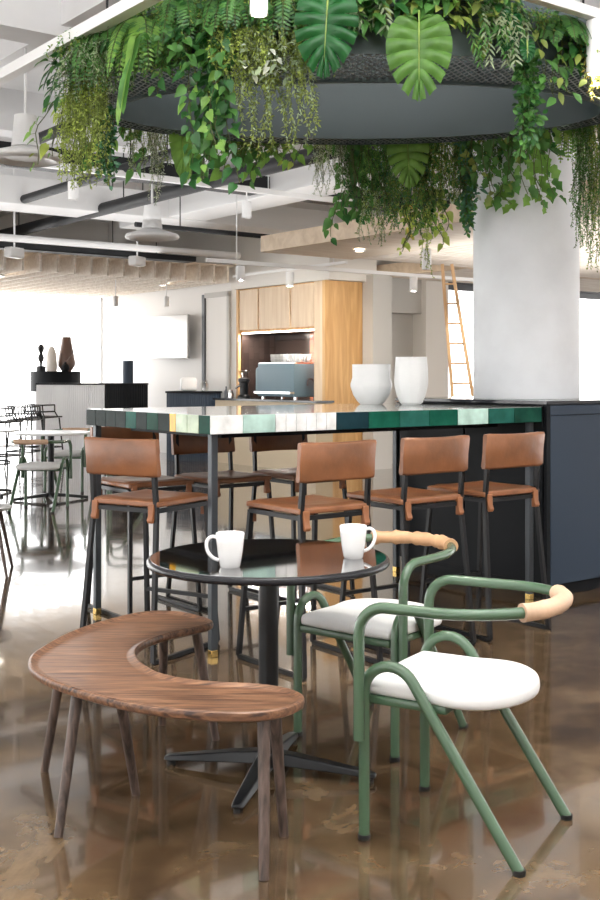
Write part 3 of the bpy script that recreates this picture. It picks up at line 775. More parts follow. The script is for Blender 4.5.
MB().lathe([(0, .420), (.17, .425), (.215, .440), (.222, .452), (.19, .460), (0, .450)], 36).build('seat', M['cushion'], lc, smooth=60)
for sx in (-1, 1):
    for sy in (-1, 1): MB().tube([(sx*.22, sy*.20, 0), (sx*.13, sy*.12, .425)], .014, 12, rfun=lambda f: .010+.006*f).build('leg', M['bench_leg'], lc)
pts = [Vector((.21*math.cos(a), .21*math.sin(a))) for a in [R(200+140*k/16-0) for k in range(17)]]
MB().loft([[(p.x*1.0, p.y, .452), (p.x*.93, p.y*.93, .452), (p.x*1.02, p.y*1.02, .74), (p.x*1.09, p.y*1.09, .74)] for p in pts]).build('backrest', M['cushion'], lc)

# black wire counter chairs
def wire_stool(label, loc, rz):
    t = thing('wire_stool', label, 'stool', loc, rz, 'black wire stools by the windows')
    for sx in (-1, 1):
        for sy in (-1, 1): MB().tube([(sx*.22, sy*.22, 0), (sx*.17, sy*.16, .70)], .012, 8).build('leg', M['black_metal'], t)
    mb = MB()
    for k in range(9):
        x = -.19+.38*k/8; mb.tube([(x, -.19, .715), (x, .17, .705), (x*1.05, .22, .78), (x*1.08, .24, .90)], .009, 6)
    for y, z in ((-.19, .715), (0, .711), (.17, .706)): mb.tube([(-.2, y, z), (.2, y, z)], .011, 6)
    mb.build('wire_seat', M['black_metal'], t)
    mb = MB()
    for z in (.80, .90): mb.tube([(-.21, -.02, z), (-.21, .2, z), (-.17, .24, z), (.17, .24, z), (.21, .2, z), (.21, -.02, z)], .011, 6)
    for sx in (-1, 1): mb.tube([(sx*.2, -.1, .715), (sx*.21, -.02, .80), (sx*.21, -.02, .90)], .010, 6)
    mb.build('wire_back', M['black_metal'], t)
    MB().tube([(-.2, -.2, .25), (.2, -.2, .25), (.2, .2, .25), (-.2, .2, .25)], .011, 6, closed=True).build('footrest', M['black_metal'], t)
    return t
for (x, y, rz, lb) in ((-3.95, 17.1, 2.6, 'black wire stool against the fluted desk front'), (-4.0, 16.2, 2.9, 'middle black wire stool of the row before the windows'), (-4.1, 15.3, 2.4, 'black wire stool at the picture edge before the windows')):
    wire_stool(lb, (x, y, 0), rz)

# ladder leaning under the canopy by the passage window
ld = thing('ladder', 'slim tapering wooden ladder standing between the pale pilaster and the white column', 'ladder', (2.0, 13.85, 0), 0)
botA, topA = Vector((-.015, -.02, .0)), Vector((-.20, .20, 2.76)); botB, topB = Vector((.33, -.02, .0)), Vector((-.08, .20, 2.76))
for a_, b_ in ((botA, topA), (botB, topB)): MB().tube([a_, b_], .019, square=True).build('rail', M['ladder'], ld, smooth=0)
for k in range(10):
    f = .09+k*.091
    MB().tube([botA.lerp(topA, f), botB.lerp(topB, f)], .012, 8).build('rung', M['ladder'], ld)

# ================================================================== THINGS UNDER THE CEILING
def along(mb, a, p0, p1, fixed, z, w, h, mi=0):
    if a == 'u': gbox(mb, p0, p1, fixed-w/2, fixed+w/2, z-h/2, z+h/2, mi)
    else: gbox(mb, fixed-w/2, fixed+w/2, p0, p1, z-h/2, z+h/2, mi)
def track(label, a, p0, p1, fixed, z, w=.045, h=.045, rods=()):
    t = thing('track_rail', label, 'lighting track', O0, TH, None)
    mb = MB(); along(mb, a, p0, p1, fixed, z, w, h); mb.build('rail', M['white_metal'], t, smooth=0, bevel=.003)
    for q in rods:
        p = (q, fixed, 0) if a == 'u' else (fixed, q, 0)
        MB().tube([(p[0], p[1], z+h/2), (p[0], p[1], CEIL)], .006, 6).build('suspension_rod', M['white_metal'], t)
track('white lighting track crossing behind the hanging plants', 'u', -2.5, 5.2, 5.10, 3.30, .05, .06, (-2, 1, 4))
track('white lighting track running below the kitchen side slat ceiling', 'u', 3.7, 9.2, 5.85, 2.62, .04, .045, (4.1,))
track('broad white lighting track rising above the shaggy end of the planter ring', 'v', -1.0, 4.6, -.32, 3.10, .07, .06, (.2, 2.6, 4.4))
track('white lighting track in front of the planter ring', 'u', -.8, 2.9, -1.06, 3.10, .05, .05, (-.6, 2.6))
track('short white lighting track before the oak cabinets', 'v', 5.85, 8.3, 5.70, 2.72, .035, .035, (6.1,))
def spot(label, loc, z_top, z_bot, r=.042, rod=None, on=False, group='white cylinder spotlights'):
    t = thing('spotlight', label, 'spotlight', (loc.x, loc.y, z_bot), 0, group)
    h = z_top-z_bot
    MB().lathe([(r*.80, .012), (r*.84, 0), (r, 0), (r, h), (0, h)], 24).build('housing', M['white_metal'], t)
    MB().lathe([(0, .012), (r*.80, .012)], 24).build('lens', M['lamp_on'] if on else M['white_metal'], t)
    if rod: MB().tube([(0, 0, h), (0, 0, rod-z_bot)], .007, 8).build('stem', M['white_metal'], t)
spot('white cylinder spotlight on the track crossing behind the plants, above the lounge', W(1.75, 5.10), 3.17, 3.00, .05, 3.27)
spot('white cylinder spotlight on the track crossing behind the plants, above the oak kitchen', W(3.72, 5.10), 3.17, 3.00, .05, 3.27)
spot('white cylinder spotlight glowing at the very top of the picture', W(-.462, -1.06), 3.07, 2.708, .034, None, True)
spot('white cylinder spotlight hanging at the fern covered end of the planter ring', W(1.53, -1.06), 3.07, 2.815, .045, None, True)
spot('white cylinder spotlight in front of the oak cabinet doors', W(5.70, 7.0), 2.69, 2.50, .05, 2.71, True)
spot('white cylinder spotlight beside the end of the pale soffit', W(4.15, 5.85), 2.58, 2.42, .05, 2.60)
spot('white cylinder spotlight under the wooden soffit below the plants', W(5.35, 4.10), 2.70, 2.48, .05, 2.79)
spot('white cylinder spotlight near the grey passage', W(6.80, 5.85), 2.60, 2.42, .05, None)
spot('small spotlight under the lounge slat ceiling near the television', W(5.75, 10.2), 2.55, 2.40, .04, 2.80, False, 'spotlights under the lounge slat ceiling')
spot('small spotlight under the lounge slat ceiling above the reception desk', W(5.1, 10.6), 2.55, 2.40, .04, 2.80, False, 'spotlights under the lounge slat ceiling')
for (u, v, z, lb) in ((5.35, 5.2, 2.788, 'lit round downlight in the pale wooden soffit'), (6.1, 10.9, 2.798, 'lit round downlight in the lounge slat ceiling before the television'), (3.4, 10.9, 2.798, 'lit round downlight in the lounge slat ceiling over the wire stools')):
    t = thing('downlight', lb, 'downlight', W(u, v, z-.02), 0, 'recessed downlights')
    MB().lathe([(.05, 0), (.068, 0), (.068, .021), (.05, .021)], 24).build('rim', M['white_metal'], t)
    MB().lathe([(0, .006), (.05, .006)], 24).build('lens', M['lamp_on'], t)

def pipe(label, a, p0, p1, fixed, z, r, mat='dark_pipe', hang=()):
    t = thing('ceiling_pipe', label, 'pipe', O0, TH, None)
    A = (p0, fixed, z) if a == 'u' else (fixed, p0, z); B_ = (p1, fixed, z) if a == 'u' else (fixed, p1, z)
    MB().tube([A, B_], r, 16).build('pipe_run', M[mat], t)
    for q in hang:
        p = (q, fixed, 0) if a == 'u' else (fixed, q, 0)
        MB().tube([(p[0], p[1], z+r*.9), (p[0], p[1], CEIL)], .007, 6).build('hanger', M['dark_pipe'], t)
pipe('thick dark ceiling pipe slanting down beyond the first track', 'v', 2.6, 12.5, 3.30, 3.34, .075, hang=(4, 7, 10))
pipe('dark ceiling pipe slanting between the lounge beams', 'v', 3.6, 13, 2.30, 3.36, .05, hang=(5, 9))
pipe('dark ceiling pipe high beside the round white lamps', 'v', 3.0, 13, 1.35, 3.50, .05, hang=(4, 8))
pipe('thin dark ceiling pipe above the oak kitchen', 'u', 3.4, 9, 6.9, 3.10, .03, hang=(4, 7))
pipe('short dark ceiling pipe ending in the upper corner by the pale beam', 'u', -3.0, .05, 3.6, 3.72, .07, hang=(-1,))
pipe('pale ceiling pipe in front of the lounge slats', 'u', -1, 6.0, 8.6, 3.05, .045, 'duct_white', hang=(1, 4))
def duct(label, box, mat, hang=()):
    t = thing('ceiling_duct', label, 'duct', O0, TH, None)
    mb = MB(); gbox(mb, *box); mb.build('casing', mat, t, smooth=0, bevel=.01)
    for (u, v) in hang: MB().tube([(u, v, box[5]), (u, v, CEIL)], .007, 6).build('hanger', M['dark_pipe'], t)
duct('dark flat duct directly behind the lighting track', (-2.5, 8.5, 5.35, 5.75, 3.36, 3.52), M['dark_pipe'], ((-1, 5.5), (3, 5.5), (6, 5.5)))
duct('white duct crossing the lounge in front of the slats', (-3, 7.0, 7.5, 8.1, 3.30, 3.62), M['duct_white'], ((0, 7.8), (4, 7.8)))
duct('white duct above the kitchen side', (4.2, 4.75, -3, 8.8, 3.32, 3.66), M['duct_white'], ((4.5, 1), (4.5, 6)))
duct('dark flat duct above the lounge slats', (1.0, 5.6, 9.1, 9.35, 2.98, 3.06), M['dark_pipe'], ((2, 9.2), (5, 9.2)))
for (u, v, z, r, lb) in ((.68, 3.72, 3.02, .30, 'round white dish lamp at the edge of the picture'), (3.05, 5.9, 2.80, .29, 'round white dish lamp hanging between the trailing plants')):
    t = thing('pendant_lamp', lb, 'ceiling lamp', W(u, v, z), 0, 'round white dish lamps')
    MB().lathe([(r*.80, 0), (r*.97, .012), (r, .03), (r*.95, .055), (r*.45, .10), (.10, .115), (0, .115)], 48).build('dish', M['duct_white'], t, smooth=60)
    MB().lathe([(0, .03), (r*.5, .026), (r*.80, .004)], 48).build('diffuser', M['white_metal'], t)
    MB().lathe([(0, .115), (.11, .115), (.085, .36), (0, .36)], 24).build('neck', M['duct_white'], t)
    MB().tube([(0, 0, .36), (0, 0, CEIL-z-(.342 if u < 1 else 0))], .012, 8).build('stem', M['white_metal'], t)
for (u, v, lb) in ((2.75, 8.85, 'white track projector above the lounge slats, beside the windows'), (4.5, 8.85, 'white track projector above the lounge slats, nearer the kitchen'), (1.55, 8.85, 'white track projector above the lounge slats at the picture edge')):
    t = thing('projector_lamp', lb, 'spotlight', W(u, v, 2.90), TH+.5, 'white projectors above the lounge slats')
    MB().rbox((0, 0, 0), (.26, .13, .13), .02).build('housing', M['white_metal'], t)
    MB().tube([(0, 0, .06), (0, 0, CEIL-2.92)], .012, 8).build('stem', M['white_metal'], t)
# ================================================================== PLANTER RING
RX, RY, RA, RB = .33, 6.30, 1.62, 1.03            # outer ellipse
IX, IY, IA, IB = .33, 6.42, 1.40, .68             # inner ellipse
RZ0, RZ1 = 2.88, 3.30
rg_ = thing('planter_ring', 'oval blue grey steel planter ring hung over the bar and overgrown with plants', 'hanging planter', (RX, RY, RZ0), 0)
NS = 120
def ell(cx, cy, a, b, k): t = 2*PI*k/NS; return (cx-RX+a*math.cos(t), cy-RY+b*math.sin(t))
def band(cx, cy, a, b, th, z0, z1):
    vs = []; fs = []
    for k in range(NS):
        x, y = ell(cx, cy, a, b, k); x2, y2 = ell(cx, cy, a+th, b+th, k)
        vs += [(x, y, z0), (x2, y2, z0), (x2, y2, z1), (x, y, z1)]
    for k in range(NS):
        a_, b_ = 4*k, 4*((k+1) % NS)
        for q in range(4): fs.append((a_+q, a_+(q+1) % 4, b_+(q+1) % 4, b_+q))
    return MB().add(vs, fs)
band(IX, IY, IA, IB, .012, 0, RZ1-RZ0).build('inner_band', M['ring_dark'], rg_, smooth=60)
band(IX, IY, IA-.004, IB-.004, .02, -.012, .012).build('lower_lip', M['ring_dark'], rg_, smooth=60)
band(RX, RY, RA, RB, .012, 0, .30).build('outer_band', M['ring_dark'], rg_, smooth=60)
vs = []; fs = []
for k in range(NS):
    vs += [ell(IX, IY, IA, IB, k)+(.004,), ell(RX, RY, RA, RB, k)+(.004,)]
for k in range(NS):
    a_, b_ = 2*k, 2*((k+1) % NS); fs.append((a_, a_+1, b_+1, b_))
MB().add(vs, fs).build('mesh_tray', M['mesh'], rg_, smooth=0)
for k in range(8):
    a = 2*PI*(k+.5)/8
    MB().tube([(1.5*math.cos(a), .10+.84*math.sin(a), .01), (1.5*math.cos(a), .10+.84*math.sin(a), CEIL-RZ0-.004)], .007, 8).build('suspension_rod', M['dark_pipe'], rg_)

def rim(px, far):
    """point on the outer rim, its outward direction"""
    k = (px-300)/F; best = None
    for i in range(0, 721):
        t = PI*i/720*(1 if far else -1)
        x = RX+RA*math.cos(t); y = RY+RB*math.sin(t); e = abs(x/y-k)
        if best is None or e < best[0]: best = (e, t, x, y)
    t = best[1]; n = Vector((math.cos(t)/RA, math.sin(t)/RB, 0)).normalized()
    return Vector((best[2], best[3], 0)), n

# ------------------------------------------------------------------ leaves
def perp(d, hint):
    s = d.cross(hint)
    if s.length < 1e-4: s = d.cross(Vector((1, .1, 0)))
    return s.normalized()
def quad(mb, p, d, nrm, L, Wd, mi):
    s = perp(d, nrm)
    mb.add([p, p+d*L*.45+s*Wd/2, p+d*L, p+d*L*.45-s*Wd/2], [(0, 1, 2, 3)], mi)
PROF = {'ovate': (0, .62, 1, .92, .6, 0), 'heart': (.35, 1, .95, .72, .38, 0), 'lance': (0, .7, 1, .85, .5, 0), 'strap': (.5, .9, 1, 1, .8, 0), 'ivy': (.5, .8, .62, 1.0, .35, 0)}
def leaf(mb, p, d, nrm, L, Wd, mi, shape='ovate', droop=.25, fold=.18):
    pr = PROF[shape]; k = len(pr)-1; s = perp(d, nrm); up = s.cross(d).normalized()
    vs = []; fs = []
    for i, w in enumerate(pr):
        t = i/k; c = p + d*L*t + Vector((0, 0, -1))*L*droop*t*t; hw = w*Wd/2
        back = d*(-L*.10 if (shape == 'heart' and i == 0) else 0)
        vs += [c+s*hw+up*hw*fold*2+back, c, c-s*hw+up*hw*fold*2+back]
    for i in range(k):
        a = i*3; fs += [(a, a+1, a+4, a+3), (a+1, a+2, a+5, a+4)]
    mb.add(vs, fs, mi)
def rv(r, a=1): return Vector((r.uniform(-a, a), r.uniform(-a, a), r.uniform(-a, a)))
def strand_path(r, o, tn, H, out, side, n, wig=.03):
    """a stem that arches out from the rim and hangs"""
    x0 = r.uniform(-side, side); oo = out*r.uniform(.4, 1.2); ph = r.uniform(0, 6); f = r.uniform(3, 7); lift = r.uniform(0, .05)
    pts = []
    for i in range(n+1):
        t = i/n
        z = lift*math.sin(min(1, t*4)*PI)*.6 - H*t**1.15
        pts.append(o*(.015+oo*(1-(1-t)**3)) + tn*(x0 + wig*math.sin(ph+f*t)*t + x0*.25*t) + o*wig*.5*math.cos(ph+f*t)*t + Vector((0, 0, z)))
    return pts
def frame_of(o): return Vector((-o.y, o.x, 0))
def g_fine(mb, r, o, H, side=.10, n=22, out=.10, L=.016, step=.013, mi=(0, 1), w=.42, ragged=.5):
    tn = frame_of(o)
    for k in range(n):
        h = H*r.uniform(1-ragged, 1.0) if k else H
        m = max(8, int(h/step)); P = strand_path(r, o, tn, h, out, side, m)
        mb.tube(P[::4]+[P[-1]], .0012, 3, 2, caps=False)
        for i in range(1, m):
            d = (P[i+1]-P[i]).normalized()
            for q in range(2):
                dd = (d*.7 + rv(r, .9)).normalized()
                quad(mb, P[i], dd, rv(r).normalized(), L*r.uniform(.7, 1.4), L*w, mi[0] if r.random() < .65 else mi[1])
def g_willow(mb, r, o, H, side=.10, n=10, out=.12, L=.055, step=.024, mi=(0, 1), w=.2):
    tn = frame_of(o)
    for k in range(n):
        h = H*r.uniform(.55, 1.0) if k else H
        m = max(8, int(h/step)); P = strand_path(r, o, tn, h, out, side, m)
        mb.tube(P[::2]+[P[-1]], .0016, 3, 2, caps=False)
        for i in range(1, m):
            d = (P[i+1]-P[i]).normalized(); s = perp(d, o)
            for q in (-1, 1):
                dd = (d*.75 + s*q*r.uniform(.4, .9) + o*r.uniform(-.1, .5)).normalized()
                leaf(mb, P[i], dd, (o+rv(r, .5)).normalized(), L*r.uniform(.7, 1.2), L*w*1.2, mi[0] if r.random() < .6 else mi[1], 'lance', .2)
def g_vine(mb, r, o, H, side=.09, n=5, out=.12, L=.075, step=.042, mi=(0, 1), shape='heart', w=.78, ragged=.5):
    tn = frame_of(o)
    for k in range(n):
        h = H*r.uniform(1-ragged, 1.0) if k else H
        m = max(5, int(h/step)); P = strand_path(r, o, tn, h, out, side, m, .05)
        mb.tube(P, .0026, 4, 2, caps=False)
        for i in range(m+1):
            sd = 1 if i % 2 else -1
            d = (Vector((0, 0, -1))*r.uniform(.2, 1.0) + tn*sd*r.uniform(.1, .9) + o*r.uniform(.1, .8)).normalized()
            pet = P[i]+(tn*sd*.5+o*.7+rv(r, .3)).normalized()*L*.45
            mb.tube([P[i], pet], .0012, 3, 2, caps=False)
            ln = L*r.uniform(.6, 1.25)
            leaf(mb, pet, d, (o+Vector((0, 0, .5))+rv(r, .7)).normalized(), ln, ln*w, mi[0] if r.random() < .7 else mi[1], shape, r.uniform(.05, .4))
def g_fern(mb, r, o, H, n=9, L=.42, mi=(0, 1), side=.7, pin=.06, pairs=24):
    tn = frame_of(o)
    for k in range(n):
        a = (k/(n-1)-.5)*2*side+r.uniform(-.12, .12) if n > 1 else 0
        dirh = (o*math.cos(a)+tn*math.sin(a)).normalized(); ln = L*r.uniform(.75, 1.1)
        rise = r.uniform(.1, .3); P = []
        for i in range(pairs+1):
            t = i/pairs
            P.append(dirh*ln*(.75*t-.25*t*t) + Vector((0, 0, ln*(rise*t) - (H+ln*rise*.6)*t**1.9)))
        mb.tube(P, .0022, 4, 2, caps=False)
        for i in range(2, pairs+1):
            t = i/pairs; d = (P[i]-P[i-1]).normalized(); s = perp(d, Vector((0, 0, 1))); up = s.cross(d).normalized()
            pl = pin*(math.sin(PI*min(1, t*.93+.07))**.7)*r.uniform(.9, 1.1)+.006
            for q in (-1, 1):
                dd = (s*q + d*.35 - up*.12).normalized()
                leaf(mb, P[i], dd, up, pl, pin*.26, mi[0] if r.random() < .75 else mi[1], 'lance', .12, .1)
def g_bush(mb, r, o, H, n=30, L=.09, mi=(0, 1), side=.12, shape='ovate', w=.5):
    tn = frame_of(o)
    mb.tube([(0, 0, .02), (0, 0, -H)], .003, 4, 2)
    for k in range(n):
        b = tn*r.uniform(-side, side)+o*r.uniform(0, .08)+Vector((0, 0, -H*r.random()))
        d = (o*r.uniform(.2, 1)+tn*r.uniform(-1, 1)+Vector((0, 0, r.uniform(-1, .5)))).normalized()
        e = b+d*L*.6
        mb.tube([Vector((0, 0, b.z*.8)), b, e], .0018, 3, 2, caps=False)
        ln = L*r.uniform(.6, 1.25)
        leaf(mb, e, d, (Vector((0, 0, 1))+o*.6+rv(r, .4)).normalized(), ln, ln*w, mi[0] if r.random() < .65 else mi[1], shape, r.uniform(.1, .6))
def g_rope(mb, r, o, H, L=.026, mi=(0, 1), n=3, fat=.05):
    tn = frame_of(o)
    for k in range(n):
        h = H*(1 if k == 0 else r.uniform(.7, .95)); m = int(h/.012); P = strand_path(r, o, tn, h, .08, .03, m, .02)
        mb.tube(P[::4]+[P[-1]], .003, 4, 2, caps=False)
        for i in range(1, m):
            for q in range(3):
                dd = (rv(r, 1)+Vector((0, 0, -.3))).normalized(); b = P[i]+dd*fat*.35*r.random()
                leaf(mb, b, dd, (rv(r, 1)+o).normalized(), L*r.uniform(.8, 1.6), L*.75, mi[0] if r.random() < .6 else mi[1], 'ovate', .1)
def g_strap(mb, r, o, H, n=2, Wd=.04, mi=(0, 1)):
    tn = frame_of(o)
    for k in range(n):
        x0 = (k-(n-1)/2)*.035; h = H*(1-.12*k); vs = []; fs = []; m = 14
        for i in range(m+1):
            t = i/m; c = o*(.03+.16*(1-(1-t)**3)) + tn*(x0+.02*math.sin(4*t+k)) + Vector((0, 0, .05*math.sin(PI*min(1, t*3))-h*t**1.2))
            hw = Wd/2*(min(1, .5+t*2))*(1 if t < .7 else math.sqrt(max(0, (1-t)/.3)))
            s = (tn*math.cos(.5*math.sin(3*t+k))+o*math.sin(.5*math.sin(3*t+k)))
            vs += [c+s*hw+o*hw*.3, c, c-s*hw+o*hw*.3]
        for i in range(m):
            a = i*3; fs += [(a, a+1, a+4, a+3), (a+1, a+2, a+5, a+4)]
        mb.add(vs, fs, mi[k % 2])
HEART = [(.03, .0), (.22, -.085), (.50, -.10), (.76, -.03), (.93, .12), (1.0, .29), (.97, .46), (.86, .62), (.67, .77), (.43, .89), (.19, .97), (0, 1.0)]
def heart(t):
    x = t*(len(HEART)-1); i = min(int(x), len(HEART)-2); f = x-i
    p0, p1, p2, p3 = HEART[max(0, i-1)], HEART[i], HEART[i+1], HEART[min(len(HEART)-1, i+2)]
    c = lambda a, b, c_, d: .5*((2*b)+(c_-a)*f+(2*a-5*b+4*c_-d)*f*f+(3*b-a-3*c_+d)*f**3)
    return max(0, c(p0[0], p1[0], p2[0], p3[0])), c(p0[1], p1[1], p2[1], p3[1])
def monstera(mb, base, d, nrm, L, Wd, mi, slits=(4, 5), seed=0):
    """one large heart shaped leaf: curved ribs, lobes puffed between them, a few slits"""
    s = perp(d, nrm); up = s.cross(d).normalized()
    NL = 8; Q = 9; J = 6
    for sd in (-1, 1):
        for k in range(NL):
            t0, t1 = .04+.96*k/NL, .04+.96*(k+1)/NL; tc = (t0+t1)/2; vs = []; fs = []
            for j in range(J+1):
                tt = t0+(t1-t0)*j/J
                for i in range(Q+1):
                    q = i/Q
                    gap = .34*max(0, (q-.42)/.58) if (k in slits or k-1 in slits) else .05*max(0, (q-.85)/.15)
                    te = tc+(tt-tc)*(1-gap); x, y = heart(te)
                    y0 = max(0, te-.16)*1.0
                    yy = y0+(y-y0)*q**1.5; xx = x*q
                    rib = .085*Wd*math.sin(PI*(tt-t0)/(t1-t0))*min(1, q*1.8)*(1-.45*q)
                    c = base + d*L*yy + s*sd*(Wd/2)*xx + up*(rib + .15*Wd*(q*.6-.75*q*q) - L*.12*yy*yy)
                    vs.append(c)
            for j in range(J):
                for i in range(Q):
                    a = j*(Q+1)+i; f = (a, a+1, a+Q+2, a+Q+1); fs.append(f if sd > 0 else f[::-1])
            mb.add(vs, fs, mi)
    mid = [base + d*L*t - up*L*.12*t*t + up*.002 for t in [i/10 for i in range(10)]]
    mb.tube(mid, .004, 6, 1, rfun=lambda f: .005*(1-.75*f))

CNT = [0]
def plant(kind, px, y0, y1, far, cols, label, group='trailing plants on the planter ring', cat='plant', name=None, dz=0, push=.0, **kw):
    CNT[0] += 1
    p, o = rim(px, far); p = p+o*(.02+push)
    s = F/p.y
    z0 = EYE+(375-y0)/s; z1 = EYE+(375-y1)/s; H = max(.05, z0-z1)
    r = random.Random(100+CNT[0]*13)
    mb = MB()
    globals()['g_'+kind](mb, r, o, H, **kw)
    nm = name or {'fine': 'trailing_plant', 'willow': 'willow_leaf_plant', 'vine': 'pothos_vine', 'fern': 'hanging_fern', 'bush': 'leafy_plant', 'rope': 'trailing_vine', 'strap': 'strap_leaf_plant'}[kind]
    ob = mb.build(nm, [LEAF[cols[0]], LEAF[cols[1]], LEAF['stem']], None, (p.x, p.y, z0+dz), 0, smooth=0)
    ob.data.polygons.foreach_set('use_smooth', [True]*len(ob.data.polygons))
    return tag(ob, label, cat, group)
def big_leaf(px, y0, y1, far, tilt, colr, label, wpx, push=.22, slits=(4, 5), seed=1, roll=0):
    p, o = rim(px, far); q = p+(o if not far else o)*push
    s = F/q.y; z0 = EYE+(375-y0)/s; z1 = EYE+(375-y1)/s; L = z0-z1
    q.x = (px-300)/F*q.y
    toward = Vector((-q.x, -q.y, 0)).normalized(); tn = Vector((-toward.y, toward.x, 0))
    d = (Vector((0, 0, -1)) + toward*.25 + tn*tilt).normalized()
    nrm = (toward+Vector((0, 0, .35))+tn*roll).normalized()
    e = thing('monstera_leaf', label, 'leaf', (q.x, q.y, z0), 0, 'big monstera leaves on the planter ring')
    mb = MB(); monstera(mb, Vector((0, 0, 0)), d, nrm, L, wpx/s, 0, slits, seed)
    mb.build('blade', [LEAF[colr], LEAF['pale']], e, smooth=60)
    back = Vector((p.x, p.y, z0+.05))-Vector((q.x, q.y, z0))
    MB().tube([(0, 0, 0), Vector((0, 0, .06))-toward*.03, back*.6+Vector((0, 0, .05)), back], .005, 8).build('stalk', LEAF['pale'], e, smooth=60)

# ---- single plants one can point at
plant('bush', 76, 55, 92, False, ('deep', 'mid'), 'dark leafy plant at the outermost end of the planter ring', n=34, L=.08, side=.16)
plant('fine', 100, 66, 192, False, ('olive', 'lime'), 'long lime green trailing plant at the outermost end of the ring', side=.17, n=80, out=.08, L=.022)
plant('vine', 74, 100, 162, False, ('bright', 'lime'), 'pale leaved vine below the shaggy lime trailing plant', side=.10, n=3, L=.06, out=.16)
plant('fern', 100, 35, 95, False, ('mid', 'deep'), 'dense feathery fern above the long lime trailing plant', n=13, L=.36, side=1.2, pin=.05)
plant('fine', 108, 40, 105, False, ('grey', 'mid'), 'grey green fluffy trailing plant beside the feathery fern', side=.12, n=26, out=.16, L=.020)
plant('strap', 167, 42, 134, False, ('bright', 'mid'), 'pair of long strap leaves hanging in front of the ring', n=2, Wd=.06, push=.16)
plant('fine', 112, 90, 168, False, ('grey', 'silver'), 'silvery thin trailing plant behind the strap leaves', side=.07, n=14, out=.02, L=.014)
plant('rope', 121, 112, 190, False, ('deep', 'blue'), 'dark small leaved vine hanging lowest below the strap leaves', n=3, fat=.06)
plant('fern', 150, 22, 92, False, ('bright', 'mid'), 'bright fern with long arching fronds over the blue grey band', n=9, L=.42, side=.9, pin=.055, push=.05)
plant('fern', 175, 15, 70, False, ('mid', 'bright'), 'second bright fern next to the arching fern', n=9, L=.36, side=.9, pin=.06)
plant('vine', 221, 25, 190, False, ('deep', 'mid'), 'full pothos vine trailing well below the ring', side=.095, n=11, L=.058, out=.15, step=.03, ragged=.45)
plant('vine', 226, 60, 185, False, ('bright', 'mid'), 'bright new pothos shoots in the full trailing vine', side=.09, n=4, L=.048, out=.20, step=.06)
plant('fine', 250, 25, 105, False, ('lime', 'olive'), 'lime green wispy plant beside the full pothos vine', side=.12, n=54, out=.14, L=.021)
plant('fine', 282, 20, 160, False, ('olive', 'grey'), 'long wispy olive plant hanging below the lit spotlight', side=.15, n=64, out=.14, L=.022, ragged=.75)
plant('bush', 279, 50, 78, False, ('silver', 'grey'), 'plant with white edged pale leaves below the lit spotlight', n=46, L=.045, side=.12, push=.10)
plant('fine', 315, 10, 82, False, ('olive', 'lime'), 'wispy olive plant behind the dark monstera leaf', side=.10, n=24, out=.06, L=.018)
plant('willow', 366, -6, 44, False, ('mid', 'grey'), 'narrow leaved plant between the two big monstera leaves', side=.12, n=14, out=.12, L=.05)
plant('bush', 350, -12, 20, False, ('deep', 'mid'), 'dark leafy plant above the narrow leaved plant', n=70, L=.08, side=.2)
plant('bush', 400, -14, 22, False, ('mid', 'olive'), 'leafy plant above the pale monstera leaf', n=70, L=.08, side=.2)
plant('bush', 465, -10, 35, False, ('olive', 'bright'), 'olive leafy plant next to the pale monstera leaf', n=44, L=.085, side=.17)
plant('willow', 492, 5, 76, False, ('grey', 'mid'), 'grey green willow leaved plant beside the dark folded leaf', side=.10, n=16, out=.12, L=.045)
plant('willow', 464, 20, 74, False, ('mid', 'bright'), 'single thin shoot with narrow leaves beside the pale monstera leaf', side=.02, n=2, out=.10, L=.04)
plant('rope', 518, 48, 158, False, ('mid', 'deep'), 'thick rope of small glossy leaves hanging across the band', n=5, fat=.11, L=.03)
plant('vine', 546, 16, 104, False, ('mid', 'olive'), 'pothos with oval drooping leaves by the end of the ring', side=.13, n=8, L=.062, out=.06, shape='ovate', w=.55, step=.05)
plant('bush', 572, 22, 66, False, ('deep', 'blue'), 'dark bushy plant under the end of the front track', n=60, L=.05, side=.12, push=-.08)
plant('fine', 578, 45, 108, False, ('yellow', 'pale'), 'yellow plant lit by the spotlight at the end of the ring', side=.06, n=20, out=.16, L=.024)
plant('fern', 600, 40, 95, False, ('mid', 'bright'), 'fern cut by the picture edge beside the hanging spotlight', n=9, L=.24, side=1, pin=.05)
plant('fine', 140, 28, 98, False, ('mid', 'grey'), 'grey green wispy plant hanging among the arching ferns', side=.14, n=50, out=.12, L=.022)
plant('fern', 165, 18, 88, False, ('mid', 'bright'), 'fern hanging in front of the steel mesh beside the pothos vine', n=11, L=.36, side=1.1, pin=.05)
plant('fine', 182, 15, 86, False, ('mid', 'olive'), 'wispy plant between the bright fern and the full pothos vine', side=.12, n=50, out=.12, L=.021)
plant('vine', 196, 15, 100, False, ('mid', 'deep'), 'short leafy vine tucked against the full pothos vine', side=.12, n=8, L=.055, out=.12, step=.035)
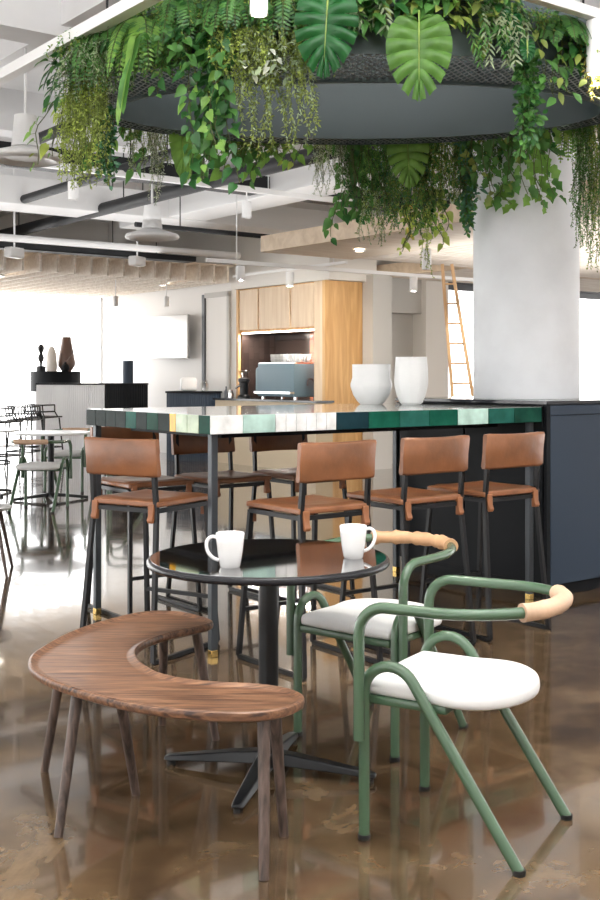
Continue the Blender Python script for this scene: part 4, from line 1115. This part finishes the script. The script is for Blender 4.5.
# fillers along the near rim
fill = [('fine', ('mid', 'olive'), 'wispy green plant among the dense greenery of the near rim', 'wispy plants filling the near rim', dict(side=.16, n=44, out=.10, L=.021)),
        ('fern', ('mid', 'deep'), 'fern among the dense greenery of the near rim', 'ferns filling the near rim', dict(n=9, L=.34, side=1.1, pin=.05)),
        ('bush', ('deep', 'mid'), 'dark leafy plant among the dense greenery of the near rim', 'leafy plants filling the near rim', dict(n=44, L=.07, side=.17))]
for i, (px, a, b) in enumerate(((90, 30, 70), (115, 22, 60), (140, 15, 50), (160, 5, 45), (185, -5, 60), (200, -12, 40), (215, 0, 60), (232, -8, 45), (250, -12, 40), (268, -15, 30), (285, -14, 50), (300, -14, 42), (318, -18, 10), (340, -18, 0), (385, -20, 0), (430, -20, 10), (445, -14, 14), (480, -15, 10), (512, 12, 40), (556, 20, 55), (582, 35, 70))):
    k, c, lb, g, kw = fill[i % 3]
    plant(k, px, a, b, False, c, lb, g, **kw)
# far rim, hanging below the band
plant('fine', 152, 118, 176, True, ('grey', 'olive'), 'greyish trailing plant beside the green monstera leaf near the outermost end', side=.14, n=30, out=.04, L=.018)
plant('fine', 160, 120, 205, True, ('silver', 'grey'), 'thin silvery trailing plant hanging lowest behind the strap leaves', side=.05, n=12, out=.03, L=.018)
plant('vine', 128, 112, 165, True, ('mid', 'bright'), 'vine on the far rim behind the dark small leaved vine', side=.14, n=5, L=.08, out=.04)
plant('vine', 238, 125, 178, True, ('mid', 'bright'), 'vine on the far rim behind the full pothos vine', side=.2, n=7, L=.08, out=.04)
plant('bush', 262, 135, 150, True, ('mid', 'lime'), 'low leafy plant peeking below the band beside the wispy olive plant', n=44, L=.07, side=.30)
plant('vine', 296, 132, 160, True, ('bright', 'lime'), 'small bright vine below the band by the wispy olive plant', side=.2, n=7, L=.06, out=.04)
plant('fine', 331, 132, 196, True, ('silver', 'grey'), 'pale silvery trailing plant below the dark monstera leaf', side=.10, n=34, out=.04, L=.018)
plant('vine', 356, 130, 236, True, ('mid', 'deep'), 'long leafy vine hanging lowest beside the pale silvery plant', side=.10, n=8, L=.07, out=.05, step=.035)
plant('fine', 378, 130, 225, True, ('mid', 'bright'), 'grass green wispy plant beside the lime monstera leaf', side=.09, n=36, out=.05, L=.020)
plant('fine', 372, 190, 246, True, ('grey', 'olive'), 'greyish wisps at the bottom of the far rim plants', side=.07, n=16, out=.03, L=.018)
plant('fine', 405, 150, 228, True, ('blue', 'grey'), 'blue green wispy plant below the lime monstera leaf', side=.14, n=34, out=.05, L=.020)
plant('fine', 440, 132, 212, True, ('olive', 'mid'), 'olive wispy plant next to the lime monstera leaf', side=.12, n=36, out=.05, L=.020)
plant('vine', 432, 190, 243, True, ('lime', 'bright'), 'yellow green vine hanging lowest over the wooden soffit', side=.12, n=7, L=.055, out=.08, step=.035)
plant('fine', 427, 205, 278, True, ('olive', 'lime'), 'longest thin olive strand reaching down toward the wooden soffit', side=.02, n=5, out=.06, L=.018)
plant('vine', 402, 205, 250, True, ('lime', 'yellow'), 'yellow tinged leaves under the lime monstera leaf', side=.08, n=4, L=.042, out=.05, step=.03)
plant('rope', 466, 135, 232, True, ('blue', 'mid'), 'blue green small leaved vine in front of the white column edge', n=5, fat=.10, L=.03)
plant('bush', 460, 165, 195, True, ('blue', 'silver'), 'blue green leaves with white patches beside the white column', n=34, L=.06, side=.09)
plant('vine', 492, 130, 192, True, ('mid', 'olive'), 'ivy hanging in front of the white column', side=.14, n=6, L=.065, out=.05, shape='ivy', w=.95, push=-.08)
plant('vine', 541, 128, 206, True, ('bright', 'mid'), 'ivy with angular leaves hanging lowest on the white column', side=.11, n=5, L=.07, out=.05, shape='ivy', w=.95, ragged=.3, push=-.14)
plant('vine', 500, 182, 203, True, ('bright', 'mid'), 'small tuft of angular ivy leaves low on the white column', side=.03, n=2, L=.075, out=.05, shape='ivy', w=.95)
plant('vine', 520, 126, 160, True, ('mid', 'deep'), 'vine just below the band in front of the white column', side=.2, n=6, L=.06, out=.05)
plant('fern', 571, 112, 160, True, ('bright', 'pale'), 'pale fern hanging at the far end of the ring by the white column', n=7, L=.34, side=1, pin=.06)
plant('fine', 578, 118, 262, True, ('mid', 'grey'), 'long green wispy plant past the white column', side=.06, n=30, out=.04, L=.020)
plant('fine', 594, 115, 272, True, ('olive', 'mid'), 'long olive wispy plant cut by the picture edge', side=.07, n=30, out=.04, L=.020)
fill2 = [('fine', ('mid', 'olive'), 'wispy green plant just below the band of the far rim', 'wispy plants filling the far rim', dict(side=.16, n=40, out=.04, L=.021)),
         ('vine', ('mid', 'deep'), 'leafy vine just below the band of the far rim', 'vines filling the far rim', dict(side=.15, n=6, L=.06, out=.04))]
for i, (px, a, b) in enumerate(((235, 130, 160), (390, 132, 215), (420, 132, 200), (452, 132, 205), (474, 132, 185), (505, 130, 160), (412, 180, 235), (365, 150, 215), (140, 105, 140))):
    k, c, lb, g, kw = fill2[i % 2]
    plant(k, px, a, b, True, c, lb, g, **kw)
# big leaves
big_leaf(328, -4, 82, False, -.06, 'monstera_dark', 'large dark green monstera leaf in front of the ring', 64, .20, (3, 6), 1)
big_leaf(419, 22, 104, False, .0, 'monstera_pale', 'large pale green monstera leaf with slits over the blue grey band', 66, .20, (5, 6), 2)
big_leaf(180, 118, 186, True, .12, 'bright', 'green monstera leaf below the band near the bright fern', 30, .05, (), 3, .5)
big_leaf(407, 132, 190, True, .05, 'bright', 'lime green monstera leaf hanging below the band', 42, .05, (4, 5), 4)
big_leaf(512, 14, 54, False, -.18, 'monstera_dark', 'dark folded glossy leaf at the top of the thick leafy rope', 26, .16, (), 5, .6)
big_leaf(527, 40, 64, False, .05, 'monstera_dark', 'small dark glossy leaf hanging below the dark folded leaf', 17, .17, (), 6, .4)

# ================================================================== LIGHT AND CAMERA
w = bpy.data.worlds.new('overcast_sky'); scene.world = w; w.use_nodes = True
n, l = w.node_tree.nodes, w.node_tree.links
bg = n['Background']; bg.inputs['Strength'].default_value = WORLD
tc = n.new('ShaderNodeTexCoord'); sx = n.new('ShaderNodeSeparateXYZ'); l.new(tc.outputs['Generated'], sx.inputs[0])
rp = n.new('ShaderNodeValToRGB'); e = rp.color_ramp.elements
e[0].position = .40; e[0].color = (.80, .79, .77, 1); e[1].position = .9; e[1].color = (.84, .92, 1, 1)
x = e.new(.5); x.color = (1, .985, .96, 1)
mr = n.new('ShaderNodeMapRange'); mr.inputs['From Min'].default_value = -1; mr.inputs['From Max'].default_value = 1
l.new(sx.outputs['Z'], mr.inputs['Value']); l.new(mr.outputs[0], rp.inputs['Fac']); l.new(rp.outputs['Color'], bg.inputs['Color'])
def spotlight(loc, energy, ang=70, color=(1, .93, .82), rad=.035):
    L_ = bpy.data.lights.new('spot_beam', 'SPOT'); L_.energy = energy; L_.spot_size = R(ang); L_.spot_blend = .6; L_.color = color; L_.shadow_soft_size = rad
    o = bpy.data.objects.new('spot_beam', L_); COL.objects.link(o); o.location = loc
    return o
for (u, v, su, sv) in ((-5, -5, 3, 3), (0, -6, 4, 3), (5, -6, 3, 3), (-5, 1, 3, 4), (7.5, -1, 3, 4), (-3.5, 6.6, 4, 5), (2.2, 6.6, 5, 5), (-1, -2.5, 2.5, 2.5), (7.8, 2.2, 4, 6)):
    # added fill lights without fixtures, aimed up at ceiling and slat canopy
    L_ = bpy.data.lights.new('bounce_fill', 'AREA'); L_.shape = 'RECTANGLE'; L_.size = su; L_.size_y = sv; L_.energy = LUM*(.26 if v > 5 else .55 if u == 7.8 else 1); L_.color = (1, .99, .98)
    o = bpy.data.objects.new('bounce_fill', L_); COL.objects.link(o); q_ = W(u, v); o.location = (q_.x, q_.y, 2.3 if u == 7.8 else 3.0); o.rotation_euler = (PI, 0, TH)
p = W(-.462, -1.06); spotlight((p.x, p.y, 2.69), 30)
p = W(1.53, -1.06); q = spotlight((p.x, p.y, 2.80), 45); q.rotation_euler = (R(12), R(8), 0)
def aimed(u, v, z, tu, tv, tz, energy, ang):
    a, b = W(u, v, z), W(tu, tv, tz); o = spotlight(a, energy, ang)
    o.rotation_euler = (b-a).to_track_quat('-Z', 'Y').to_euler()
aimed(5.70, 7.0, 2.48, 6.95, 8.9, 1.5, 34, 95)
aimed(4.15, 5.85, 2.40, 6.92, 8.4, 1.4, 36, 70)
aimed(6.80, 5.85, 2.40, 8.2, 7.9, 1.6, 34, 100)
for u, v in ((5.35, 5.2), (7.2, 4.6), (9.6, 5.2), (9.4, 2.6), (6.6, 2.2)):  # only the first sits in a downlight; the others are added fill
    p = W(u, v); spotlight((p.x, p.y, 2.77), 50, 120)
L_ = bpy.data.lights.new('niche_strip', 'AREA'); L_.shape = 'RECTANGLE'; L_.size = 1.8; L_.size_y = .04; L_.energy = 20; L_.color = (1, .95, .88)
o = bpy.data.objects.new('niche_strip', L_); COL.objects.link(o); o.location = W(6.995, 9.01, 1.995); o.rotation_euler = (0, 0, TH+PI/2)
cd = bpy.data.cameras.new('camera'); cam = bpy.data.objects.new('camera', cd); COL.objects.link(cam)
cam.location = (0, 0, EYE); cam.rotation_euler = (PI/2, 0, 0)
cd.sensor_fit = 'HORIZONTAL'; cd.sensor_width = 36; cd.lens = 36*F/600
cd.shift_y = -75/900*1.5 if False else -75/600
cd.clip_end = 200
scene.camera = cam
vs_ = scene.view_settings; vs_.view_transform = 'Standard'; vs_.look = 'None'; vs_.gamma = 1; vs_.use_curve_mapping = False
vs_.exposure = EXPOSURE
scene.cycles.use_denoising = True
scene.cycles.max_bounces = 10; scene.cycles.diffuse_bounces = 5; scene.cycles.glossy_bounces = 5; scene.cycles.transparent_max_bounces = 16
scene.cycles.sample_clamp_indirect = 10
scene.cycles.caustics_reflective = False; scene.cycles.caustics_refractive = False
